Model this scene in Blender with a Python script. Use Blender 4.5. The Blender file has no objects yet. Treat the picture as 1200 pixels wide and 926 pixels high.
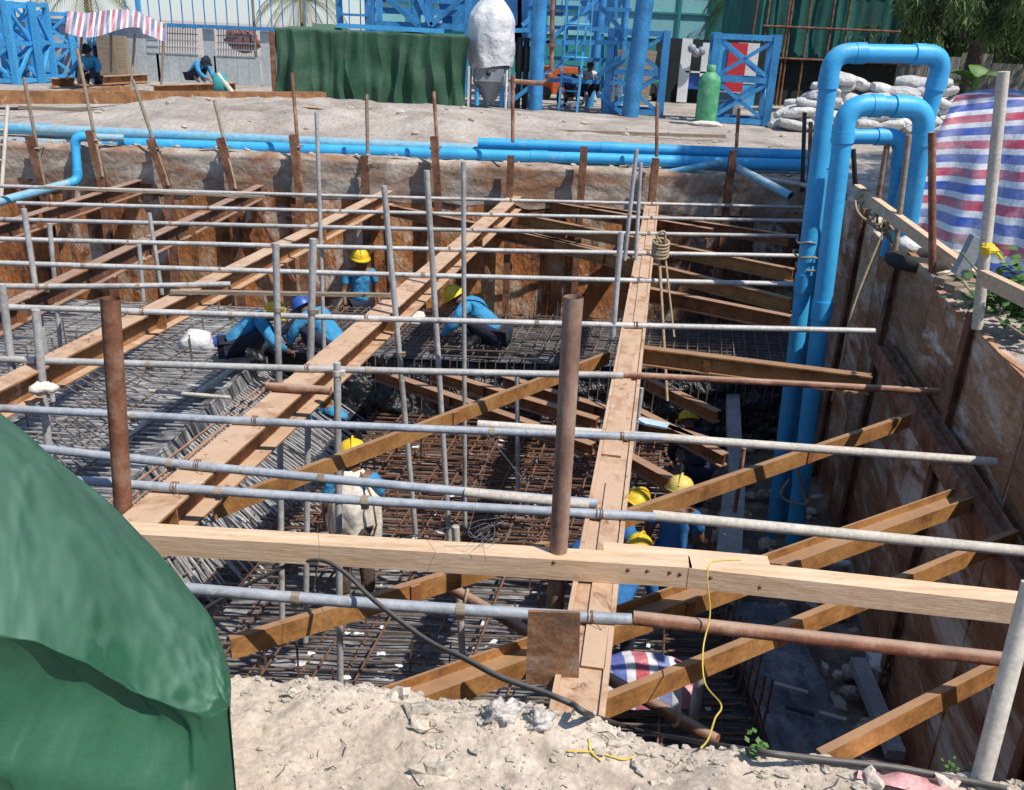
import bpy, math, random
from mathutils import Vector as V, Matrix, noise
random.seed(7)
sc = bpy.context.scene
col = sc.collection
R = math.radians
# ------------------------------------------------------------ camera
FOC, PITCH, ROLL, EYE = 1050.0, R(22), R(2.5), 1.8
cp, sp, cr, sr = math.cos(PITCH), math.sin(PITCH), math.cos(ROLL), math.sin(ROLL)
FW = V((0, cp, -sp)); U0 = V((0, sp, cp)); R0 = V((1, 0, 0))
RT = R0*cr + U0*sr; UP = U0*cr - R0*sr
cam_d = bpy.data.cameras.new('camera'); cam = bpy.data.objects.new('camera', cam_d); col.objects.link(cam)
cam.matrix_world = Matrix(((RT.x, UP.x, -FW.x, 0), (RT.y, UP.y, -FW.y, 0), (RT.z, UP.z, -FW.z, EYE), (0, 0, 0, 1)))
cam_d.lens = FOC/1200*36; cam_d.sensor_width = 36; cam_d.clip_start = .05; cam_d.clip_end = 1500
sc.camera = cam
# survey helpers: sight line to a known height / a known distance
def ray(x, y): return FW + RT*((x-600)/FOC) + UP*((463-y)/FOC)
def Z(x, y, z):
    d = ray(x, y); return V((0, 0, EYE)) + d*((z-EYE)/d.z)
def Y(x, y, yy):
    d = ray(x, y); return V((0, 0, EYE)) + d*(yy/d.y)
# ------------------------------------------------------------ materials
def mat(name, cols, scale=4, rough=.8, metal=0, bump=.2, stretch=(1, 1, 1), detail=8, rnd=0.0, dust=None, dusta=.6, bscale=None, spec=None, contrast=(.3, .7), bdist=.02, rrange=None, fine=.28, fscale=None, bloom=None, bloom2=None):
    m = bpy.data.materials.new(name); m.use_nodes = True
    nt = m.node_tree; N = nt.nodes; L = nt.links
    b = N['Principled BSDF']
    tc = N.new('ShaderNodeTexCoord'); mp = N.new('ShaderNodeMapping'); mp.inputs['Scale'].default_value = stretch
    L.new(tc.outputs['Object'], mp.inputs['Vector'])
    oi = N.new('ShaderNodeObjectInfo')
    add = N.new('ShaderNodeVectorMath'); add.operation = 'ADD'
    mu = N.new('ShaderNodeMath'); mu.operation = 'MULTIPLY'; mu.inputs[1].default_value = 37.0
    L.new(oi.outputs['Random'], mu.inputs[0]); L.new(mp.outputs[0], add.inputs[0]); L.new(mu.outputs[0], add.inputs[1])
    n = N.new('ShaderNodeTexNoise'); n.inputs['Scale'].default_value = scale; n.inputs['Detail'].default_value = detail; n.inputs['Roughness'].default_value = .62
    L.new(add.outputs[0], n.inputs['Vector'])
    mr = N.new('ShaderNodeMapRange'); mr.inputs[1].default_value = contrast[0]; mr.inputs[2].default_value = contrast[1]
    L.new(n.outputs['Fac'], mr.inputs[0])
    ramp = N.new('ShaderNodeValToRGB')
    e = ramp.color_ramp.elements
    while len(e) < len(cols): e.new(.5)
    for i, c in enumerate(cols):
        p = i/(len(cols)-1) if len(cols) > 1 else 0
        if len(c) == 4: p = c[3]
        e[i].position = p; e[i].color = (c[0], c[1], c[2], 1)
    L.new(mr.outputs[0], ramp.inputs[0])
    out = ramp.outputs[0]
    if fine:   # fine speckle: scuffs, pitting, cement splashes
        n4 = N.new('ShaderNodeTexNoise'); n4.inputs['Scale'].default_value = fscale or max(18, scale*9); n4.inputs['Detail'].default_value = 5; n4.inputs['Roughness'].default_value = .7
        L.new(add.outputs[0], n4.inputs['Vector']); r4 = N.new('ShaderNodeMapRange'); r4.inputs[1].default_value = .3; r4.inputs[2].default_value = .7; r4.inputs[3].default_value = 1-fine; r4.inputs[4].default_value = 1+fine*.8
        L.new(n4.outputs['Fac'], r4.inputs[0]); vm = N.new('ShaderNodeVectorMath'); vm.operation = 'SCALE'; L.new(out, vm.inputs[0]); L.new(r4.outputs[0], vm.inputs['Scale']); out = vm.outputs[0]
    def blooms(lst, out):  # deposits with ragged outlines, bleed runs, stains
        for (c_, sc_b, lo, hi, st) in lst:
            m5 = N.new('ShaderNodeMapping'); m5.inputs['Scale'].default_value = st; L.new(tc.outputs['Object'], m5.inputs['Vector'])
            a5 = N.new('ShaderNodeVectorMath'); a5.operation = 'ADD'; L.new(m5.outputs[0], a5.inputs[0]); L.new(mu.outputs[0], a5.inputs[1])
            n5 = N.new('ShaderNodeTexNoise'); n5.inputs['Scale'].default_value = sc_b; n5.inputs['Detail'].default_value = 10; n5.inputs['Roughness'].default_value = .68; n5.inputs['Distortion'].default_value = .6; L.new(a5.outputs[0], n5.inputs['Vector'])
            r5 = N.new('ShaderNodeMapRange'); r5.inputs[1].default_value = lo; r5.inputs[2].default_value = hi; r5.inputs[4].default_value = .85; L.new(n5.outputs['Fac'], r5.inputs[0])
            x5 = N.new('ShaderNodeMix'); x5.data_type = 'RGBA'; L.new(r5.outputs[0], x5.inputs[0]); L.new(out, x5.inputs[6]); x5.inputs[7].default_value = (*c_, 1); out = x5.outputs[2]
        return out
    if bloom: out = blooms(bloom, out)
    if rnd:
        hs = N.new('ShaderNodeHueSaturation'); mm = N.new('ShaderNodeMapRange')
        mm.inputs[3].default_value = 1-rnd; mm.inputs[4].default_value = 1+rnd
        L.new(oi.outputs['Random'], mm.inputs[0]); L.new(mm.outputs[0], hs.inputs['Value']); L.new(out, hs.inputs['Color']); out = hs.outputs[0]
    if dust:   # dust that has settled on upward faces
        g = N.new('ShaderNodeNewGeometry'); sx = N.new('ShaderNodeSeparateXYZ'); L.new(g.outputs['Normal'], sx.inputs[0])
        r2 = N.new('ShaderNodeMapRange'); r2.inputs[1].default_value = .55; r2.inputs[2].default_value = .95; r2.inputs[4].default_value = dusta
        L.new(sx.outputs['Z'], r2.inputs[0])
        n3 = N.new('ShaderNodeTexNoise'); n3.inputs['Scale'].default_value = 3.5; n3.inputs['Detail'].default_value = 7; L.new(add.outputs[0], n3.inputs['Vector'])
        r3 = N.new('ShaderNodeMapRange'); r3.inputs[1].default_value = .1; r3.inputs[2].default_value = .5; r3.inputs[3].default_value = .45; L.new(n3.outputs['Fac'], r3.inputs[0])
        m3 = N.new('ShaderNodeMath'); m3.operation = 'MULTIPLY'; L.new(r2.outputs[0], m3.inputs[0]); L.new(r3.outputs[0], m3.inputs[1])
        mx = N.new('ShaderNodeMix'); mx.data_type = 'RGBA'; L.new(m3.outputs[0], mx.inputs[0]); L.new(out, mx.inputs[6]); mx.inputs[7].default_value = (*dust, 1)
        out = mx.outputs[2]
    if bloom2: out = blooms(bloom2, out)
    L.new(out, b.inputs['Base Color'])
    b.inputs['Roughness'].default_value = rough; b.inputs['Metallic'].default_value = metal
    if rrange:
        rr = N.new('ShaderNodeMapRange'); rr.inputs[3].default_value = rrange[0]; rr.inputs[4].default_value = rrange[1]
        L.new(mr.outputs[0], rr.inputs[0]); L.new(rr.outputs[0], b.inputs['Roughness'])
    if spec is not None: b.inputs['Specular IOR Level'].default_value = spec
    if bump:
        n2 = N.new('ShaderNodeTexNoise'); n2.inputs['Scale'].default_value = bscale or scale*4; n2.inputs['Detail'].default_value = 6
        L.new(add.outputs[0], n2.inputs['Vector'])
        bp = N.new('ShaderNodeBump'); bp.inputs['Strength'].default_value = bump; bp.inputs['Distance'].default_value = bdist
        L.new(n2.outputs['Fac'], bp.inputs['Height']); L.new(bp.outputs[0], b.inputs['Normal'])
    return m
def stripes(name, axis, period, c1, c2, c3, vscale=1.0):
    """woven striped plastic sheet: red / white / blue bands from the UV-like attribute 'w'"""
    m = bpy.data.materials.new(name); m.use_nodes = True; nt = m.node_tree; N = nt.nodes; L = nt.links; b = N['Principled BSDF']
    at = N.new('ShaderNodeAttribute'); at.attribute_name = 'w'; at.attribute_type = 'GEOMETRY'
    sx = N.new('ShaderNodeSeparateXYZ'); L.new(at.outputs['Vector'], sx.inputs[0])
    mu = N.new('ShaderNodeMath'); mu.operation = 'MULTIPLY'; mu.inputs[1].default_value = 1/period; L.new(sx.outputs['X'], mu.inputs[0])
    fr = N.new('ShaderNodeMath'); fr.operation = 'FRACT'; L.new(mu.outputs[0], fr.inputs[0])
    rp = N.new('ShaderNodeValToRGB'); rp.color_ramp.interpolation = 'CONSTANT'; e = rp.color_ramp.elements
    while len(e) < 4: e.new(.5)
    for i, (p, c) in enumerate([(0, c1), (.3, c2), (.5, c3), (.8, c2)]): e[i].position = p; e[i].color = (*c, 1)
    L.new(fr.outputs[0], rp.inputs[0])
    n = N.new('ShaderNodeTexNoise'); n.inputs['Scale'].default_value = 3; n.inputs['Detail'].default_value = 8
    tc = N.new('ShaderNodeTexCoord'); L.new(tc.outputs['Object'], n.inputs['Vector'])
    mr = N.new('ShaderNodeMapRange'); mr.inputs[1].default_value = .35; mr.inputs[2].default_value = .75; mr.inputs[4].default_value = .62; L.new(n.outputs['Fac'], mr.inputs[0])
    mx = N.new('ShaderNodeMix'); mx.data_type = 'RGBA'; L.new(mr.outputs[0], mx.inputs[0]); L.new(rp.outputs[0], mx.inputs[6]); mx.inputs[7].default_value = (.5, .48, .5, 1)
    L.new(mx.outputs[2], b.inputs['Base Color']); b.inputs['Roughness'].default_value = .45
    w = N.new('ShaderNodeTexNoise'); w.inputs['Scale'].default_value = 7; w.inputs['Detail'].default_value = 5; L.new(tc.outputs['Object'], w.inputs['Vector'])
    bp = N.new('ShaderNodeBump'); bp.inputs['Strength'].default_value = .5; bp.inputs['Distance'].default_value = .04; L.new(w.outputs['Fac'], bp.inputs['Height']); L.new(bp.outputs[0], b.inputs['Normal'])
    return m
M = {}
DUST = (.50, .37, .28)
M['strut'] = mat('strut steel', [(.13, .055, .025), (.30, .14, .055), (.42, .22, .09)], 3, .8, .0, .4, dust=(.50, .34, .23), dusta=1.0, rnd=.08, bloom2=[((.28, .13, .055), 3.0, .52, .66, (1, 1, 1)), ((.12, .06, .035), 8, .60, .68, (1, 1, 1)), ((.60, .50, .40), 6, .60, .68, (1, 1, 1))])
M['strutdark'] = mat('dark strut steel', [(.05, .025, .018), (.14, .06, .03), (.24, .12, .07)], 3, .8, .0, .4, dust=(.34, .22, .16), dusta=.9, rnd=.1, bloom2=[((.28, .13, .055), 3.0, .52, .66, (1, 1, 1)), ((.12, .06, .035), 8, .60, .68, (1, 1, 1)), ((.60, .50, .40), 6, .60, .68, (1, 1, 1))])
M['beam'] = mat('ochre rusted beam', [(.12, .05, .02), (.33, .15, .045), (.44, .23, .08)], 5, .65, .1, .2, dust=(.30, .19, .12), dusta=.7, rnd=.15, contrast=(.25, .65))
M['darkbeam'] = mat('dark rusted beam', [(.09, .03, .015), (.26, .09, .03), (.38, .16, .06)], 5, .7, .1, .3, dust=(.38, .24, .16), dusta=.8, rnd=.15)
M['pile'] = mat('rusty pile', [(.07, .03, .02), (.20, .085, .045), (.30, .17, .11)], 6, .85, 0, .4, rnd=.2)
M['rustpipe'] = mat('rusty pipe', [(.10, .04, .025), (.24, .10, .055), (.42, .27, .19)], 5, .75, .05, .3, stretch=(1, 1, 1), dust=(.45, .33, .25), dusta=.6)
M['dustpost'] = mat('dusty pinkish steel', [(.14, .07, .05), (.30, .18, .13), (.42, .31, .25)], 4, .8, 0, .3, stretch=(1, 1, .5))
M['galv'] = mat('galvanised pipe', [(.30, .28, .26), (.44, .43, .42), (.56, .55, .54)], 3, .6, .1, .2, rnd=.12, bloom=[((.20, .11, .07), 4, .60, .70, (1, 1, 1)), ((.58, .55, .50), 9, .60, .68, (1, 1, 1))],  dust=(.46, .43, .39), dusta=.5)
M['galvblue'] = mat('blue grey pipe', [(.23, .26, .30), (.33, .36, .41), (.43, .45, .49)], 3, .55, .1, .2, rnd=.08, bloom=[((.20, .11, .07), 4, .60, .70, (1, 1, 1)), ((.58, .55, .50), 9, .60, .68, (1, 1, 1))],  dust=(.42, .43, .46), dusta=.4)
M['cream'] = mat('dusty white pipe', [(.42, .38, .32), (.6, .55, .48)], 5, .7, 0, .1)
M['pvc'] = mat('blue pvc', [(.035, .30, .58), (.04, .37, .70), (.06, .42, .76)], 2.5, .5, 0, .12, rnd=.06, fine=.12, bloom=[((.30, .42, .48), 2.2, .58, .74, (1, 1, .6)), ((.30, .24, .18), 6, .68, .76, (1, 1, .4))])
M['pvcdusty'] = mat('faded dusty blue pvc', [(.05, .36, .64), (.16, .40, .54), (.32, .42, .46)], 1.6, .6, 0, .1, stretch=(.6, 1, 1), dust=(.34, .36, .37), dusta=.55)
M['steelblue'] = mat('blue painted steel', [(.03, .16, .36), (.04, .24, .52), (.07, .30, .60)], 2, .5, .0, .1, rnd=.12)
M['steelsky'] = mat('bright blue painted steel', [(.05, .30, .60), (.06, .38, .74)], 2, .55, 0, .08, rnd=.08)
M['soil'] = mat('pale coral soil', [(.27, .21, .165), (.47, .385, .31), (.58, .49, .405)], 1.6, .95, 0, .7, detail=12, bscale=40, bdist=.012, fscale=60, bloom=[((.26, .20, .155), 2.6, .56, .68, (1, 1, 1)), ((.64, .60, .54), 14, .62, .68, (1, 1, 1)), ((.22, .17, .13), 30, .66, .72, (1, 1, 1))])
M['soilfar'] = mat('pale site ground', [(.19, .165, .14), (.36, .31, .27), (.46, .41, .365)], .9, .95, 0, .9, detail=12, bscale=9, bdist=.05, bloom=[((.22, .175, .14), .8, .54, .66, (1, 1, 1)), ((.58, .53, .47), 3, .62, .70, (1, 1, 1))])
M['stone'] = mat('coral stone', [(.42, .35, .28), (.62, .55, .46)], 9, .9, 0, .6, rnd=.2)
M['facing'] = mat('mud plastered facing', [(.22, .17, .13), (.40, .34, .28), (.52, .46, .40)], 2.2, .95, 0, .5, detail=12, bscale=16, bdist=.03, bloom=[((.24, .11, .055), 1.1, .44, .60, (1, 1, 2.4))])
M['timber'] = mat('planed timber', [(.50, .33, .19), (.62, .44, .29), (.70, .52, .36)], 2.5, .8, 0, .12, stretch=(1, 9, 9), fine=.2, bloom=[((.26, .19, .13), 3.5, .60, .74, (1, 2, 2)), ((.14, .09, .06), 9, .70, .75, (.8, 1, 1))], detail=9, rnd=.06)
M['oldwood'] = mat('weathered timber', [(.20, .15, .10), (.36, .29, .22)], 3, .85, 0, .4, stretch=(1, 10, 10), rnd=.2)
M['plastic'] = mat('black plastic sheeting', [(.006, .007, .010), (.02, .022, .028)], 3, .28, 0, 1.0, bscale=7, bdist=.12, spec=.7)
M['floor'] = mat('wet grey blinding under the mesh', [(.03, .03, .034), (.17, .17, .18), (.46, .46, .47)], 3.2, .5, 0, .9, stretch=(.6, 2.2, 1), detail=11, bscale=9, bdist=.06, contrast=(.35, .68), rrange=(.3, .7))
M['floorbrown'] = mat('brown littered pit floor', [(.05, .04, .032), (.18, .13, .10), (.34, .28, .23)], 3, .8, 0, .9, detail=11, bscale=10, bdist=.06, contrast=(.32, .7))
M['slope'] = mat('silvery plastic slope', [(.03, .03, .034), (.18, .18, .19), (.50, .50, .52)], 3.5, .4, 0, 1.0, stretch=(.5, 3.0, .5), detail=10, bscale=8, bdist=.08, contrast=(.36, .66))
M['rebar'] = mat('rusty rebar', [(.11, .055, .035), (.26, .14, .09)], 8, .7, .2, 0)
M['rebargrey'] = mat('grey brown rebar', [(.10, .08, .07), (.26, .21, .18)], 8, .6, .2, 0)
M['rebarlight'] = mat('silvery bars', [(.32, .31, .31), (.62, .61, .60)], 6, .5, .3, 0)
M['greentarp'] = mat('green canvas', [(.014, .07, .036), (.020, .092, .048), (.032, .115, .065)], 1.8, .62, 0, .25, detail=12, dust=(.17, .27, .21), dusta=.46, bscale=220, bdist=.002, spec=.35, fine=.10, fscale=90, bloom=[((.10, .16, .11), 4, .62, .76, (1, 1, 1)), ((.16, .20, .15), 26, .70, .76, (1, 1, 1))])
M['greentarpfar'] = mat('dark green canvas', [(.011, .05, .026), (.018, .075, .038), (.06, .11, .07)], 1.3, .7, 0, .2, dust=(.08, .14, .09), dusta=.6)
M['bag'] = mat('white woven bag', [(.55, .56, .58), (.72, .73, .74)], 3, .55, 0, .6, bscale=2.6, bdist=.16)
M['sandbag'] = mat('dusty sandbag', [(.42, .41, .40), (.60, .59, .58)], 4, .8, 0, 1.0, rnd=.12, bscale=9, bdist=.06)
M['yellow'] = mat('yellow plastic', [(.66, .44, .015), (.80, .56, .02)], 6, .55, 0, .1, bloom=[((.42, .33, .16), 9, .60, .72, (1, 1, 1))])
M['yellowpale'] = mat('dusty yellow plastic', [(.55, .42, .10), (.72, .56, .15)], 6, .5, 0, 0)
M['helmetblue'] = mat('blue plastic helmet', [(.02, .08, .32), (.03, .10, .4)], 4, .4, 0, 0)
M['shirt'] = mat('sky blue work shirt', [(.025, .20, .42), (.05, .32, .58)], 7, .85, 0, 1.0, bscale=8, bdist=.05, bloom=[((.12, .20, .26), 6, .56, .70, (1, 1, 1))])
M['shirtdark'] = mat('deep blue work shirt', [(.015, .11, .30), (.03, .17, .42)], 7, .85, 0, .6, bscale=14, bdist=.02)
M['navy'] = mat('navy cloth', [(.008, .010, .025), (.02, .025, .05)], 7, .9, 0, .5, bscale=14)
M['pantsbrown'] = mat('muddy brown cloth', [(.045, .03, .022), (.12, .085, .065)], 7, .9, 0, .8, bscale=9, bdist=.04)
M['skin'] = mat('brown skin', [(.14, .065, .04), (.20, .10, .062)], 5, .6, 0, 0)
M['hair'] = mat('black hair', [(.006, .005, .005), (.015, .012, .01)], 20, .6, 0, 0)
M['boot'] = mat('grey boots', [(.20, .19, .18), (.36, .34, .31)], 6, .8, 0, .2)
M['cloth'] = mat('cream cloth', [(.60, .55, .48), (.78, .73, .66)], 3, .9, 0, .5, bscale=6)
M['rope'] = mat('fibre rope', [(.30, .22, .13), (.48, .38, .24)], 30, .9, 0, .5)
M['yellowrope'] = mat('yellow rope', [(.55, .40, .06), (.70, .52, .10)], 20, .7, 0, .2)
M['hose'] = mat('black hose', [(.02, .02, .02), (.06, .055, .05)], 6, .6, 0, .2, dust=(.17, .15, .13), dusta=.7)
M['wire'] = mat('thin wire', [(.22, .21, .2), (.35, .33, .31)], 6, .5, .4, 0)
M['grey'] = mat('grey painted machine', [(.20, .22, .25), (.30, .32, .35)], 3, .5, 0, .1)
M['black'] = mat('black metal', [(.012, .012, .014), (.03, .03, .033)], 4, .5, 0, .1)
M['concrete'] = mat('pale concrete', [(.25, .25, .25), (.42, .42, .42)], 5, .85, 0, .4)
M['hoarding'] = mat('grey painted hoarding', [(.38, .42, .43), (.50, .54, .54)], 1.2, .7, 0, .1)
M['orange'] = mat('orange painted metal', [(.55, .09, .02), (.65, .14, .03)], 3, .5, 0, .1)
M['white'] = mat('white painted metal', [(.6, .6, .6), (.75, .75, .75)], 3, .5, 0, .1)
M['red'] = mat('red painted board', [(.45, .02, .03), (.55, .03, .04)], 3, .6, 0, .1)
M['glassgreen'] = mat('green gas cylinder paint', [(.04, .20, .09), (.07, .32, .15), (.22, .36, .26)], 5, .55, 0, .2, detail=10)
M['cyan'] = mat('pale aqua wall', [(.20, .47, .52), (.26, .56, .60)], 1.0, .7, 0, .05)
M['teal'] = mat('teal band', [(.02, .20, .21), (.03, .27, .27)], 1.0, .7, 0, .05)
M['net'] = mat('green scaffold netting', [(.004, .04, .038), (.008, .10, .088), (.016, .22, .19)], .7, .8, 0, .4, bscale=4, stretch=(1, 1, .4))
M['deepshade'] = mat('painted deep shade', [(.008, .012, .012), (.02, .03, .03)], 2, .9, 0, .1)  # near-black colour that paints in deep shade indoors and behind things
M['bark'] = mat('dark bark', [(.05, .035, .025), (.13, .10, .08)], 8, .95, 0, .8)
M['leafdark'] = mat('dark needles', [(.02, .045, .014), (.06, .11, .028), (.16, .20, .05)], 1.2, .7, 0, 0, detail=4)
M['leaf'] = mat('green leaves', [(.03, .09, .015), (.09, .19, .03)], 2, .6, 0, 0)
M['palm'] = mat('dusty palm fronds', [(.16, .15, .08), (.30, .28, .16)], 2, .8, 0, 0)
M['palmgreen'] = mat('green palm fronds', [(.07, .13, .02), (.19, .24, .05)], 2, .7, 0, 0)
M['tin'] = mat('weathered tin sheet', [(.12, .12, .11), (.28, .27, .25)], 2, .7, .1, .2, stretch=(4, 1, .4))
M['tyre'] = mat('black rubber', [(.015, .015, .015), (.04, .038, .035)], 5, .85, 0, .3)
M['pinkplastic'] = mat('pink plastic sheet', [(.55, .26, .26), (.68, .38, .37)], 5, .4, 0, .6)
M['clearplastic'] = mat('dusty clear plastic bag', [(.42, .38, .34), (.62, .59, .55)], 5, .35, 0, 1.0, bscale=9, bdist=.05)
M['blueplastic'] = mat('dark blue sheet', [(.05, .055, .07), (.13, .14, .17), (.26, .27, .30)], 3, .5, 0, 1.0, bscale=7, bdist=.07)
M['stripeh'] = stripes('striped plastic sheet', 0, .44, (.50, .05, .09), (.68, .68, .70), (.05, .10, .42))
M['stripev'] = stripes('red striped awning', 0, .52, (.42, .10, .14), (.60, .58, .60), (.15, .17, .30))
def wallmat(name, base, ys=1.3):
    """corroded sheet: orange rust, brown bleed and chalky white bloom, in vertical runs"""
    return mat(name, base, 1.3, .85, 0, .7, stretch=(1.3, ys, .8 if ys > 1 else 1.3), detail=12, rnd=.22, bscale=14, bdist=.03, contrast=(.3, .7), fine=.3,
               bloom=[((.035, .02, .016), 1.6, .55, .68, (2.2, ys*1.7, .5 if ys > 1 else .9)), ((.62, .54, .46), 1.5, .52, .62, (1.2, ys*.9, .8 if ys > 1 else 1.3)), ((.34, .13, .04), 1.1, .54, .64, (1.3, ys, .9 if ys > 1 else 1.5))])
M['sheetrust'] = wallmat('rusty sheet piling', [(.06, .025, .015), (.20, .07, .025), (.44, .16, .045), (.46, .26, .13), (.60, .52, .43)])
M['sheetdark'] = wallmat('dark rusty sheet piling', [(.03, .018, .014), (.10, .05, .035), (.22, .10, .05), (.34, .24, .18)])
M['board'] = wallmat('stained lagging board', [(.08, .036, .020), (.24, .10, .045), (.34, .17, .085), (.44, .30, .20), (.60, .52, .45)], .35)
# ------------------------------------------------------------ mesh builder
class MB:
    def __init__(s): s.v = []; s.f = []; s.smooth = []; s.w = None
    def add(s, vs, fs, smooth=False):
        o = len(s.v); s.v += [V(v) for v in vs]
        for f in fs: s.f.append([i+o for i in f]); s.smooth.append(smooth)
        return s
    def box(s, c, size, rot=None, taper=1.0):
        c = V(c); x, y, z = (a/2 for a in size)
        pts = [V((i*x*(taper if k > 0 else 1), j*y*(taper if k > 0 else 1), k*z)) for i in (-1, 1) for j in (-1, 1) for k in (-1, 1)]
        if rot: pts = [rot @ p for p in pts]
        return s.add([c+p for p in pts], [(0, 1, 3, 2), (4, 6, 7, 5), (0, 4, 5, 1), (2, 3, 7, 6), (0, 2, 6, 4), (1, 5, 7, 3)])
    def frame(s, p0, p1, up=V((0, 0, 1))):
        d = (p1-p0).normalized(); sd = d.cross(up)
        if sd.length < 1e-4: sd = d.cross(V((0, 1, 0)))
        sd.normalize(); u = sd.cross(d).normalized(); return d, sd, u
    def prof(s, p0, p1, prof, up=V((0, 0, 1)), roll=0):
        """extrude a closed section (list of (side, up)) from p0 to p1"""
        p0, p1 = V(p0), V(p1); d, sd, u = s.frame(p0, p1, up)
        if roll: q = Matrix.Rotation(roll, 3, d); sd = q@sd; u = q@u
        n = len(prof); vs = [p+sd*a+u*b for p in (p0, p1) for a, b in prof]
        fs = [(i, (i+1) % n, n+(i+1) % n, n+i) for i in range(n)]+[tuple(range(n-1, -1, -1)), tuple(range(n, 2*n))]
        return s.add(vs, fs)
    def bar(s, p0, p1, w, h, up=V((0, 0, 1))):
        return s.prof(p0, p1, [(-w/2, -h/2), (w/2, -h/2), (w/2, h/2), (-w/2, h/2)], up)
    def tube(s, pts, r, seg=8, cap=True, hollow=0):
        pts = [V(p) for p in pts]; n = len(pts); rs = r if isinstance(r, (list, tuple)) else [r]*n
        d = (pts[1]-pts[0]).normalized(); a = d.orthogonal().normalized(); rings = []
        for i, p in enumerate(pts):
            t = (pts[min(i+1, n-1)]-pts[max(i-1, 0)]).normalized()
            a = (a-t*a.dot(t)).normalized(); b = t.cross(a)
            rings.append([p+(a*math.cos(6.28318*k/seg)+b*math.sin(6.28318*k/seg))*rs[i] for k in range(seg)])
        vs = [q for rg in rings for q in rg]
        fs = [(i*seg+k, i*seg+(k+1) % seg, (i+1)*seg+(k+1) % seg, (i+1)*seg+k) for i in range(n-1) for k in range(seg)]
        s.add(vs, fs, seg > 4)
        if cap: s.add(rings[0], [tuple(range(seg-1, -1, -1))]); s.add(rings[-1], [tuple(range(seg))])
        return s
    def lathe(s, c, prof, seg=16, axis=None):
        """prof: list of (r, z)"""
        c = V(c); q = axis.to_track_quat('Z', 'Y').to_matrix() if axis is not None else Matrix.Identity(3)
        vs = [c+q@V((r*math.cos(6.28318*k/seg), r*math.sin(6.28318*k/seg), z)) for r, z in prof for k in range(seg)]
        n = len(prof)
        fs = [(i*seg+k, i*seg+(k+1) % seg, (i+1)*seg+(k+1) % seg, (i+1)*seg+k) for i in range(n-1) for k in range(seg)]
        s.add(vs, fs, True)
        if prof[0][0] > 1e-4: s.add([vs[k] for k in range(seg)], [tuple(range(seg-1, -1, -1))])
        if prof[-1][0] > 1e-4: s.add([vs[(n-1)*seg+k] for k in range(seg)], [tuple(range(seg))])
        return s
    def grid(s, P, smooth=True, closed=False):
        """P[i][j] points"""
        a, b = len(P), len(P[0]); vs = [p for r in P for p in r]
        fs = [(i*b+j, (i+1)*b+j, (i+1)*b+(j+1) % b, i*b+(j+1) % b) for i in range(a-1) for j in range(b if closed else b-1)]
        return s.add(vs, fs, smooth)
    def blob(s, c, rad, amp=.2, sc_=2.0, seg=12, rings=8, seed=0, rot=None):
        c = V(c); P = []
        for i in range(rings+1):
            th = math.pi*i/rings; row = []
            for j in range(seg):
                ph = 6.28318*j/seg; d = V((math.sin(th)*math.cos(ph), math.sin(th)*math.sin(ph), math.cos(th)))
                k = 1+amp*noise.noise(d*sc_+V((seed*3.1, seed*1.7, seed)))
                p = V((d.x*rad[0], d.y*rad[1], d.z*rad[2]))*k
                row.append(c+(rot@p if rot else p))
            P.append(row)
        return s.grid(P, seg > 10, True)
    def build(s, name, m, parent=None, label=None, cat=None, group=None, kind=None, w=None):
        me = bpy.data.meshes.new(name)
        if parent is not None: org = ORG[parent.name]
        elif kind == 'structure': org = V((0, 0, 0))
        else:
            xs = [p.x for p in s.v]; ys = [p.y for p in s.v]; zs = [p.z for p in s.v]
            org = V(((min(xs)+max(xs))/2, (min(ys)+max(ys))/2, min(zs)))
        me.from_pydata([tuple(p-org) for p in s.v], [], s.f); me.update()
        me.polygons.foreach_set('use_smooth', s.smooth)
        if w is not None:
            a = me.attributes.new('w', 'FLOAT_VECTOR', 'POINT')
            for i, x in enumerate(w): a.data[i].vector = x
        me.materials.append(M[m] if isinstance(m, str) else m)
        o = bpy.data.objects.new(name, me); col.objects.link(o); ORG[o.name] = org
        if parent is not None:
            o.parent = parent
            if parent.type == 'MESH': pass
        else: o.location = org
        if label: o['label'] = label
        if cat: o['category'] = cat
        if group: o['group'] = group
        if kind: o['kind'] = kind
        return o
ORG = {}
def thing(name, label, cat, loc, group=None):
    o = bpy.data.objects.new(name, None); col.objects.link(o); o.location = loc; o.empty_display_size = .1
    o['label'] = label; o['category'] = cat
    if group: o['group'] = group
    ORG[o.name] = V(loc); return o
def Hs(h, w, t=.012):  # upright H section, origin at its top centre
    return [(-w/2, 0), (w/2, 0), (w/2, -t), (t/2, -t), (t/2, -h+t), (w/2, -h+t), (w/2, -h), (-w/2, -h), (-w/2, -h+t), (-t/2, -h+t), (-t/2, -t), (-w/2, -t)]
def Hr(h, w, t=.012):  # H section on its side: flanges upright, web level
    return [(b+h/2, a-w/2) for a, b in Hs(h, w, t)]
def Cs(h, w, t=.01, sgn=1):  # channel, web on the -side (towards the viewer)
    p = [(0, 0), (w, 0), (w, -t), (t, -t), (t, -h+t), (w, -h+t), (w, -h), (0, -h)]
    return [(a*sgn, b) for a, b in p] if sgn > 0 else [(a*sgn, b) for a, b in p][::-1]
ORD = ['first', 'second', 'third', 'fourth', 'fifth', 'sixth', 'seventh', 'eighth', 'ninth', 'tenth', 'eleventh', 'twelfth', 'thirteenth']
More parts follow.
